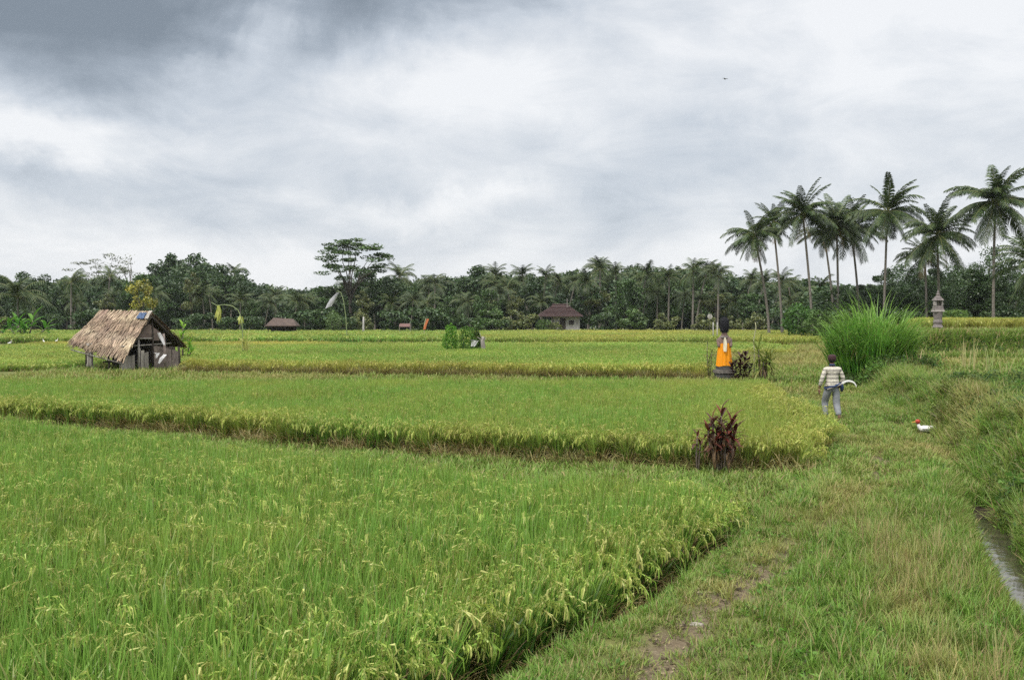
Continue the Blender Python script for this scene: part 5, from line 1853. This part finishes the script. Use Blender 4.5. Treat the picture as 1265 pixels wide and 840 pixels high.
def bush(px, py_top, Y, wd, label, group, cols, seed, leaf=(.07, .13), n=1600):
    x, y = on(px, Y)
    z0 = g(x, y)
    H = at(px, py_top, Y).z - z0
    t = thing('round_bush', label, 'bush', (x, y, z0), 0, group)
    rng = np.random.default_rng(seed)
    mb = MB()
    v = rng.normal(0, 1, (n, 3)); v /= np.linalg.norm(v, axis=1, keepdims=True)
    v *= rng.uniform(.55, 1.0, (n, 1)) * (1 + .16 * np.sin(v[:, :1] * 6 + seed) * np.cos(v[:, 2:] * 5))
    P = v * np.array([wd / 2, wd / 2, H / 2]) + np.array([0, 0, H / 2])
    mb.leaves(rng, P, leaf, cols, .5, .6)
    part('foliage', mb, M_GRASS, t)
    mb = MB()
    for i in range(6):
        limb(mb, rng, (0, 0, -.1), P[rng.integers(n)] * .8, .03, .01, .1, 5, 4)
    part('stem', mb, M_BARK, t, True)


bush(556.5, 400, 56, .82, 'small rounded bright green bush, left one of the pair in mid-field', 'pair of bushes in mid-field', [(.13, .30, .03), (.09, .22, .025)], 1)
bush(577, 402, 57, 1.05, 'darker green bush beside the dead stump, right one of the pair', 'pair of bushes in mid-field', [(.07, .17, .025), (.10, .21, .03)], 2)
bush(588, 404, 57.6, .6, 'dark olive shrub growing against the dead stump', None, [(.05, .10, .025), (.08, .13, .03)], 3)
bush(412, 383, 140, 2.6, 'pale green low shrub right of the leaning white flag pole foot', None, [(.12, .18, .06), (.09, .14, .04)], 5, (.2, .4), 500)
bush(985, 372, 100, 3.0, 'mid green round bush at the foot of the tall palms, left of the elephant grass', None, [(.09, .19, .035), (.06, .13, .03)], 6, (.2, .4), 900)
bush(1010, 382, 98, 2.4, 'pale green leafy bush between palm trunks just left of the elephant grass', None, [(.12, .20, .06), (.09, .15, .04)], 7, (.2, .4), 700)
bush(673, 394, 146, 2.6, 'dark bush in front of the left end of the tiled house', None, LEAFM, 21, (.2, .4), 500)
bush(686, 397, 145.5, 2.0, 'small yellowish bush in front of the middle of the tiled house', None, LEAFO, 22, (.2, .4), 400)
bush(1178, 382, 88, 2.6, 'light green shrub behind the yellow rice right of the stone shrine', None, [(.14, .22, .05), (.09, .16, .035)], 8, (.2, .35), 700)


def dead_stump():
    x, y = on(597, 56.5)
    t = thing('dead_stump', 'pale dead tree stump with broken branch stubs in mid-field', 'tree stump', (x, y, g(x, y)))
    rng = np.random.default_rng(4)
    mb = MB()
    mb.tube([(0, 0, -.1), (.03, 0, .5), (-.04, 0, 1.0), (-.02, 0, 1.25)], [.16, .12, .11, .06], 9); part('trunk', mb, M_POST, t, True)
    for a, l in ((-.9, .35), (.5, .3), (-.35, .45), (.9, .25)):
        mb = MB(); limb(mb, rng, (-.03, 0, 1.0), (-.03 + l * math.sin(a), rng.normal(0, .1), 1.0 + l * math.cos(a)), .045, .012); part('branch_stub', mb, M_POST, t, True)


dead_stump()
rag('white_rag', 'pale plastic sheet caught at the foot of the dead stump', 'cloth', [at(583, 420, 55.5), at(587, 421, 55.5), at(584, 428, 55.5)], [.22, .36, .2], M_WHITE, 8)

# ================================================================== poles, flags and other small far things
M_BAMB = solid('bamboo', (.40, .38, .22), (.28, .27, .16), 6, .6, .1, (1, 1, .3))
M_PGREEN = solid('green_bamboo', (.22, .27, .12), (.16, .20, .09), 6, .6, .1)
M_YLEAF = foliage_mat('young_palm_leaf', transl=.3, gloss=.03, patch=.1)
M_FLAG = solid('faded_white_flag', (.55, .54, .56), (.42, .41, .43), 4, .9, .2, transl=.2)
M_OFLAG = solid('orange_flag', (.60, .20, .08), (.45, .14, .06), 5, .9, .2, transl=.2)
M_DIRTYW = solid('whitewash', (.50, .48, .45), (.28, .26, .24), 2, .9, .2)
M_TILE = solid('dark_red_brown_tile', (.085, .05, .045), (.045, .03, .03), 3, .9, .5)
M_BTHATCH = solid('brown_thatch', (.12, .085, .07), (.06, .045, .04), 3, .95, .6)


def pole_thing(name, label, cat, pts, r, m, group=None):
    P = [at(*p) for p in pts]
    o = P[0].copy(); o.z = g(o.x, o.y)
    t = thing(name, label, cat, tuple(o), 0, group)
    mb = MB()
    Q = [Vector((0, 0, -.1))] + [p - o for p in P]
    mb.tube(Q, [r * (1 - .6 * i / len(Q)) for i in range(len(Q))], 6)
    part('pole', mb, m, t, True)
    return t, o


def hanging(t, o, px, py0, py1, Y, wd, m, name, seed=0, cols=None, n=60):
    a, b = at(px, py0, Y) - o, at(px, py1, Y) - o
    rng = np.random.default_rng(seed)
    mb = MB()
    L = a.z - b.z
    for i in range(n):
        p = np.array(a) + np.array([rng.normal(0, wd * .12), rng.normal(0, wd * .12), -rng.uniform(0, L * .3)])
        q = p + np.array([rng.normal(0, wd * .3), rng.normal(0, wd * .3), -L * rng.uniform(.4, .8)])
        s = np.array([1, 0, 0]) * rng.uniform(.015, .035)
        c = np.asarray(cols)[rng.integers(len(cols))]
        mb.add([p - s * .4, p + s * .4, (p + q) / 2 + s, q, (p + q) / 2 - s], [(0, 1, 2, 3, 4)], c)
    part(name, mb, m, t)


YC = [(.45, .48, .10), (.55, .55, .16), (.35, .42, .08)]
t_, o_ = pole_thing('bent_bamboo_pole', 'arching bamboo ceremony pole with two yellow-green leaf bunches, right of the hut', 'pole', [(300, 425, 56), (299.5, 405, 56), (298, 392, 56), (294, 383, 56), (287, 378, 56), (277, 376.5, 56), (268, 377.5, 56), (261, 373.5, 56)], .035, M_PGREEN)
hanging(t_, o_, 270, 377, 400, 56, .35, M_YLEAF, 'leaf_bunch', 1, YC)
hanging(t_, o_, 297, 390, 402, 56, .25, M_YLEAF, 'leaf_bunch', 2, YC, 40)
mbp = MB()
mbp.blades(np.random.default_rng(9), 90, .12, (.5, 1.0), (.02, .035), (.1, 1.1), (.3, 1.2), 4, [(.48, .44, .17), (.40, .38, .12), (.30, .33, .08)], center=(0, 0, 0), z0=(.1, .9))
xx, yy = on(303, 54)
link('pale_grass_plant', mbp.mesh('pale_grass_plant', M_GRASS), None, 'straw-yellow drooping plant at the foot of the arching bamboo pole', 'plant', None, None, (xx, yy, g(xx, yy) + .2))

t_, o_ = pole_thing('flag_pole', 'slim bamboo pole bowing left with a faded white flag, in the far left field', 'flag', [(428.5, 410, 88), (427, 390, 88), (424.5, 372, 88), (421.5, 362, 88), (418, 359.5, 88), (415, 361, 88)], .045, M_PGREEN)
mbf = MB(); V_, F_ = [], []
Pf = [at(418, 361, 88), at(412, 368, 88), at(408, 375, 88), at(405.5, 380, 88)]
for s_ in (0, 1):
    for i_, p_ in enumerate(Pf):
        for j_ in range(4):
            u_ = (j_ / 3 - .5) * (.3, .55, .6, .5)[i_]
            V_.append(tuple(p_ - o_ + Vector((u_, .08 * math.sin(j_ * 2 + i_) + .015 * s_, u_ * .35))))
for i_ in range(3):
    for j_ in range(3):
        q_ = i_ * 4 + j_
        F_ += [(q_, q_ + 1, q_ + 5, q_ + 4), (q_ + 20, q_ + 21, q_ + 17, q_ + 16)]
mbf.add(V_, F_); part('flag', mbf, M_FLAG, t_, True)

pole_thing('white_post', 'upright white post at the foot of the flat-topped tree', 'post', [(449, 408, 135), (449, 400, 135), (449, 391.5, 135)], .17, M_DIRTYW)
t_, o_ = pole_thing('flag_pole', 'short stick with an orange-red flag at the far field edge', 'flag', [(524, 412, 108), (524, 402, 108), (526, 393, 108)], .05, M_BAMB)
mbf = MB(); V_, F_ = [], []
for s_ in (0, 1):
    for i_, (px_, py_) in enumerate(((528.5, 394), (527, 398), (525.5, 402), (524.5, 407))):
        for j_ in range(3):
            p_ = at(px_ + (j_ - 1) * 1.5, py_, 107.9)
            V_.append(tuple(p_ - o_ + Vector((0, .06 * math.sin(j_ * 2 + i_) + .02 * s_, 0))))
for i_ in range(3):
    for j_ in range(2):
        q_ = i_ * 3 + j_
        F_ += [(q_, q_ + 1, q_ + 4, q_ + 3), (q_ + 15, q_ + 16, q_ + 13, q_ + 12)]
mbf.add(V_, F_); part('flag', mbf, M_OFLAG, t_, True)
pole_thing('white_stick', 'pale thin upright stick left of the black headdress, left one of two', 'pole', [(881, 410, 84), (881, 398, 84)], .05, M_DIRTYW, 'pale sticks beside the statue')
pole_thing('white_stick', 'pale thin upright stick left of the black headdress, right one of two', 'pole', [(886, 410, 84), (886, 398, 84)], .05, M_DIRTYW, 'pale sticks beside the statue')
rag('white_bag', 'small white bag hanging in the air among the far palms, left above the statue', 'bag', [at(877, 388, 120), at(877, 391, 120), at(877, 394, 120)], [.3, .6, .25], M_DIRTYW, 12)
pole_thing('bag_pole', 'thin dark stick carrying the small white bag', 'pole', [(877, 412, 120.1), (877, 398, 120.1), (877, 388, 120.1)], .03, M_DARKW)
pole_thing('bare_pole', 'thin pale bare branch standing right of the statue behind the spiky plant', 'branch', [(932, 435, 43), (931, 420, 43), (934, 404, 43), (933, 398, 43)], .03, M_BAMB)


def flicker(seed, px, Y, n, hgt, label, wd=.5, cols=GD):
    """loose dry stalks standing on the terrace"""
    rng = np.random.default_rng(seed)
    x, y = on(px, Y)
    mb = MB()
    mb.blades(rng, n, wd / 2, (hgt * .6, hgt * 1.1), (.025, .05), (0, .3), (.05, .9), 4, cols, pw=3)
    mb.blades(rng, n * 2, wd, (hgt * .2, hgt * .4), (.02, .035), (.4, 1.2), (.5, 1.4), 3, GD)
    link('dry_stalks', mb.mesh('dry_stalks', M_GRASS), None, label, 'dead plant', 'dead stalks on the right banks', None, (x, y, g(x, y) - .03))


flicker(1, 1131, 36, 8, .95, 'bundle of dry upright stalks right beside the elephant grass', .35, [(.42, .34, .18), (.35, .25, .13)])
flicker(2, 1199, 35, 12, 1.25, 'pale green and straw stalks in the middle of the right bank top', .55, [(.35, .38, .14), (.42, .36, .17), (.25, .30, .10)])
flicker(3, 1222, 33.5, 6, 1.2, 'few tall bent stalks at the right, beside the straw bundle', .3, [(.28, .36, .12), (.35, .36, .15)])
flicker(4, 1242, 32, 5, .9, 'low bent dry stalks nearest the right edge of the bank', .4, [(.35, .36, .15), (.40, .33, .16)])


def house():
    Y = 150
    cx = at(694, 400, Y).x
    z0 = g(cx, Y + 3)
    px = lambda v: at(v, 400, Y).x - cx
    zz = lambda py: at(694, py, Y).z - z0
    t = thing('tiled_house', 'low house with a dark red-brown hipped roof and whitewashed wall in front of the treeline', 'house', (cx, Y + 3, z0))
    x0, x1 = px(684), px(717)
    w_h = zz(389)
    mb = MB(); mb.box(((x0 + x1) / 2, 0, w_h / 2), (x1 - x0, 3.2, w_h)); wl = part('wall', mb, M_DIRTYW, t)
    mb = MB(); mb.box((x0 + 1.35, -1.63, w_h * .42), (.8, .1, w_h * .82)); part('door', mb, M_DARKW, t)
    mb = MB(); mb.box((x1 - 1.2, -1.63, w_h * .6), (.7, .08, .6)); wf = part('window', mb, M_DARKW, t)
    mb = MB(); mb.box((px(674.5), 0, w_h * .35), (px(683) - px(667), 2.4, w_h * .7)); part('annex', mb, M_DARKW, t)
    for i in range(3):
        mb = MB(); mb.tube([(px(670 + i * 6), -2.2, -.1), (px(670 + i * 6), -2.2, w_h + .1)], .07, 6); part('porch_post', mb, M_POST, t)
    e0, e1 = px(664), px(720.5)
    ez, rz_ = zz(390), zz(376.5)
    r0, r1 = px(684), px(703)
    v = [(e0, -2.6, ez), (e1, -2.6, ez), (e1, 2.6, ez), (e0, 2.6, ez), (r0, 0, rz_), (r1, 0, rz_)]
    v2 = [(a, b, c - .15) for a, b, c in v]
    f = [(0, 1, 5, 4), (1, 2, 5), (2, 3, 4, 5), (3, 0, 4)]
    f2 = [tuple(i + 6 for i in q[::-1]) for q in f] + [(0, 3, 9, 6), (3, 2, 8, 9), (2, 1, 7, 8), (1, 0, 6, 7)]
    mb = MB(); mb.add(v + v2, f + f2)
    for k in range(1, 8):     # tile courses
        u = k / 8.5
        a = Vector(v[0]).lerp(Vector(v[4]), u); b = Vector(v[1]).lerp(Vector(v[5]), u)
        mb.box(((a.x + b.x) / 2, a.y - .05, a.z + .02), (b.x - a.x, .12, .05))
    part('roof', mb, M_TILE, t)
    mb = MB(); mb.tube([(r0 - .1, 0, rz_ + .05), (r1 + .1, 0, rz_ + .05)], .12, 6); part('ridge', mb, M_TILE, t)
    mb = MB(); mb.tube([(px(701.5), -1.0, rz_ * .92), (px(701.5), -1.0, rz_ + .9)], .05, 6); part('roof_pole', mb, M_POST, t)


house()


def low_roof():
    Y = 128
    a, b = at(331, 400, Y).x, at(368, 400, Y).x
    cx = (a + b) / 2
    z0 = g(cx, Y)
    zz = lambda py: at(350, py, Y).z - z0
    t = thing('low_shed', 'long low shed with sagging brown roof at the far field edge, left of white flag', 'shed', (cx, Y, z0))
    h = (b - a) / 2
    v = [(-h, -1.3, zz(402)), (h, -1.3, zz(402)), (h, 1.3, zz(402)), (-h, 1.3, zz(402)), (-h * .62, 0, zz(392.5)), (h * .7, 0, zz(394))]
    mb = MB(); mb.add(v + [(x, y, z - .12) for x, y, z in v], [(0, 1, 5, 4), (1, 2, 5), (2, 3, 4, 5), (3, 0, 4), (6, 10, 11, 7), (7, 11, 8), (8, 11, 10, 9), (9, 10, 6), (0, 6, 7, 1), (1, 7, 8, 2), (2, 8, 9, 3), (3, 9, 6, 0)])
    part('roof', mb, M_BTHATCH, t)
    for s in (-.85, -.3, .3, .85):
        mb = MB(); mb.tube([(s * h, -1.0, -.1), (s * h, -1.0, zz(401))], .06, 6); part('post', mb, M_DARKW, t)
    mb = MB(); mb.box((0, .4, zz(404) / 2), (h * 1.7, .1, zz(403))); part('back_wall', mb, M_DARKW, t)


low_roof()
# small red shed roof seen behind the far field
def red_awning():
    Y = 130
    c = at(500, 401, Y)
    z0 = g(c.x, Y)
    t = thing('red_shelter', 'tiny shelter with a faded red roof at the far field edge', 'shelter', (c.x, Y, z0))
    zr = at(500, 401, Y).z - z0
    mb = MB(); mb.box((0, 0, zr - .1), (1.3, .8, .08), (.5, 0, 0)); part('roof', mb, solid('faded_red', (.16, .085, .075), (.11, .065, .055), 4), t)
    for s in (-1, 1):
        mb = MB(); mb.tube([(s * .65, 0, -.1), (s * .65, 0, zr)], .05, 6); part('post', mb, M_POST, t)


red_awning()

# flat pale stones and straw litter on the worn track
M_ROCK = solid('pale_stone', (.34, .31, .26), (.2, .175, .14), 14, .9, .6)


def rock(px, py, s, label):
    d = 2.5 * 1300 / (py - 392)
    p = at(px, py, d)
    rng = np.random.default_rng(px)
    mb = MB()
    V = []
    n = 9
    for lv, (rr, zz) in enumerate(((1, 0), (.9, .5), (.5, .8))):
        for j in range(n):
            th = 2 * math.pi * j / n
            q = rr * (1 + rng.uniform(-.2, .2))
            V.append((s * q * math.cos(th), s * .6 * q * math.sin(th), s * .4 * zz + rng.normal(0, s * .03)))
    F = [(l * n + j, l * n + (j + 1) % n, (l + 1) * n + (j + 1) % n, (l + 1) * n + j) for l in range(2) for j in range(n)] + [tuple(2 * n + j for j in range(n)), tuple(range(n))[::-1]]
    mb.add(V, F)
    link('stone', mb.mesh('stone', M_ROCK), None, label, 'stone', None, None, (p.x, p.y, g(p.x, p.y) - s * .05))


rock(858, 771, .07, 'flat pale stone on the bare earth of the track near the bottom of the view')


def bird():
    p = at(896, 98, 70)
    t = thing('flying_bird', 'tiny dark bird flying in the grey sky', 'bird', tuple(p), .5)
    m = M_DLEG
    mb = MB(); mb.lathe([(.003, -.12), (.03, -.06), (.035, .02), (.012, .1)], 8); b = part('body', mb, m, t, True); b.rotation_euler = (math.pi / 2, 0, 0)
    for s in (-1, 1):
        mb = MB(); V = [(0, -.04, 0), (s * .1, -.05, .05), (s * .24, .02, .03), (s * .1, .04, .04), (0, .05, 0)]
        mb.add(V + [(a, b_, c - .008) for a, b_, c in V], [(0, 1, 2, 3, 4), (9, 8, 7, 6, 5)] + [(i, (i + 1) % 5, (i + 1) % 5 + 5, i + 5) for i in range(5)])
        part('wing', mb, m, t)


bird()

# ================================================================== haze
def haze():
    mb = MB(); mb.box((0, 0, 13.5), (2900, 2900, 31)); 
    m = bpy.data.materials.new('haze'); m.use_nodes = True
    n = NT(m.node_tree); n.n.clear()
    o = n.new('ShaderNodeOutputMaterial'); v = n.new('ShaderNodeVolumePrincipled')
    v.inputs['Color'].default_value = (.88, .92, .97, 1)
    v.inputs['Density'].default_value = HAZE
    v.inputs['Anisotropy'].default_value = .2
    n.l.new(v.outputs[0], o.inputs['Volume'])
    link('haze', mb.mesh('haze', m), kind='stuff')


HAZE = .00012
haze()
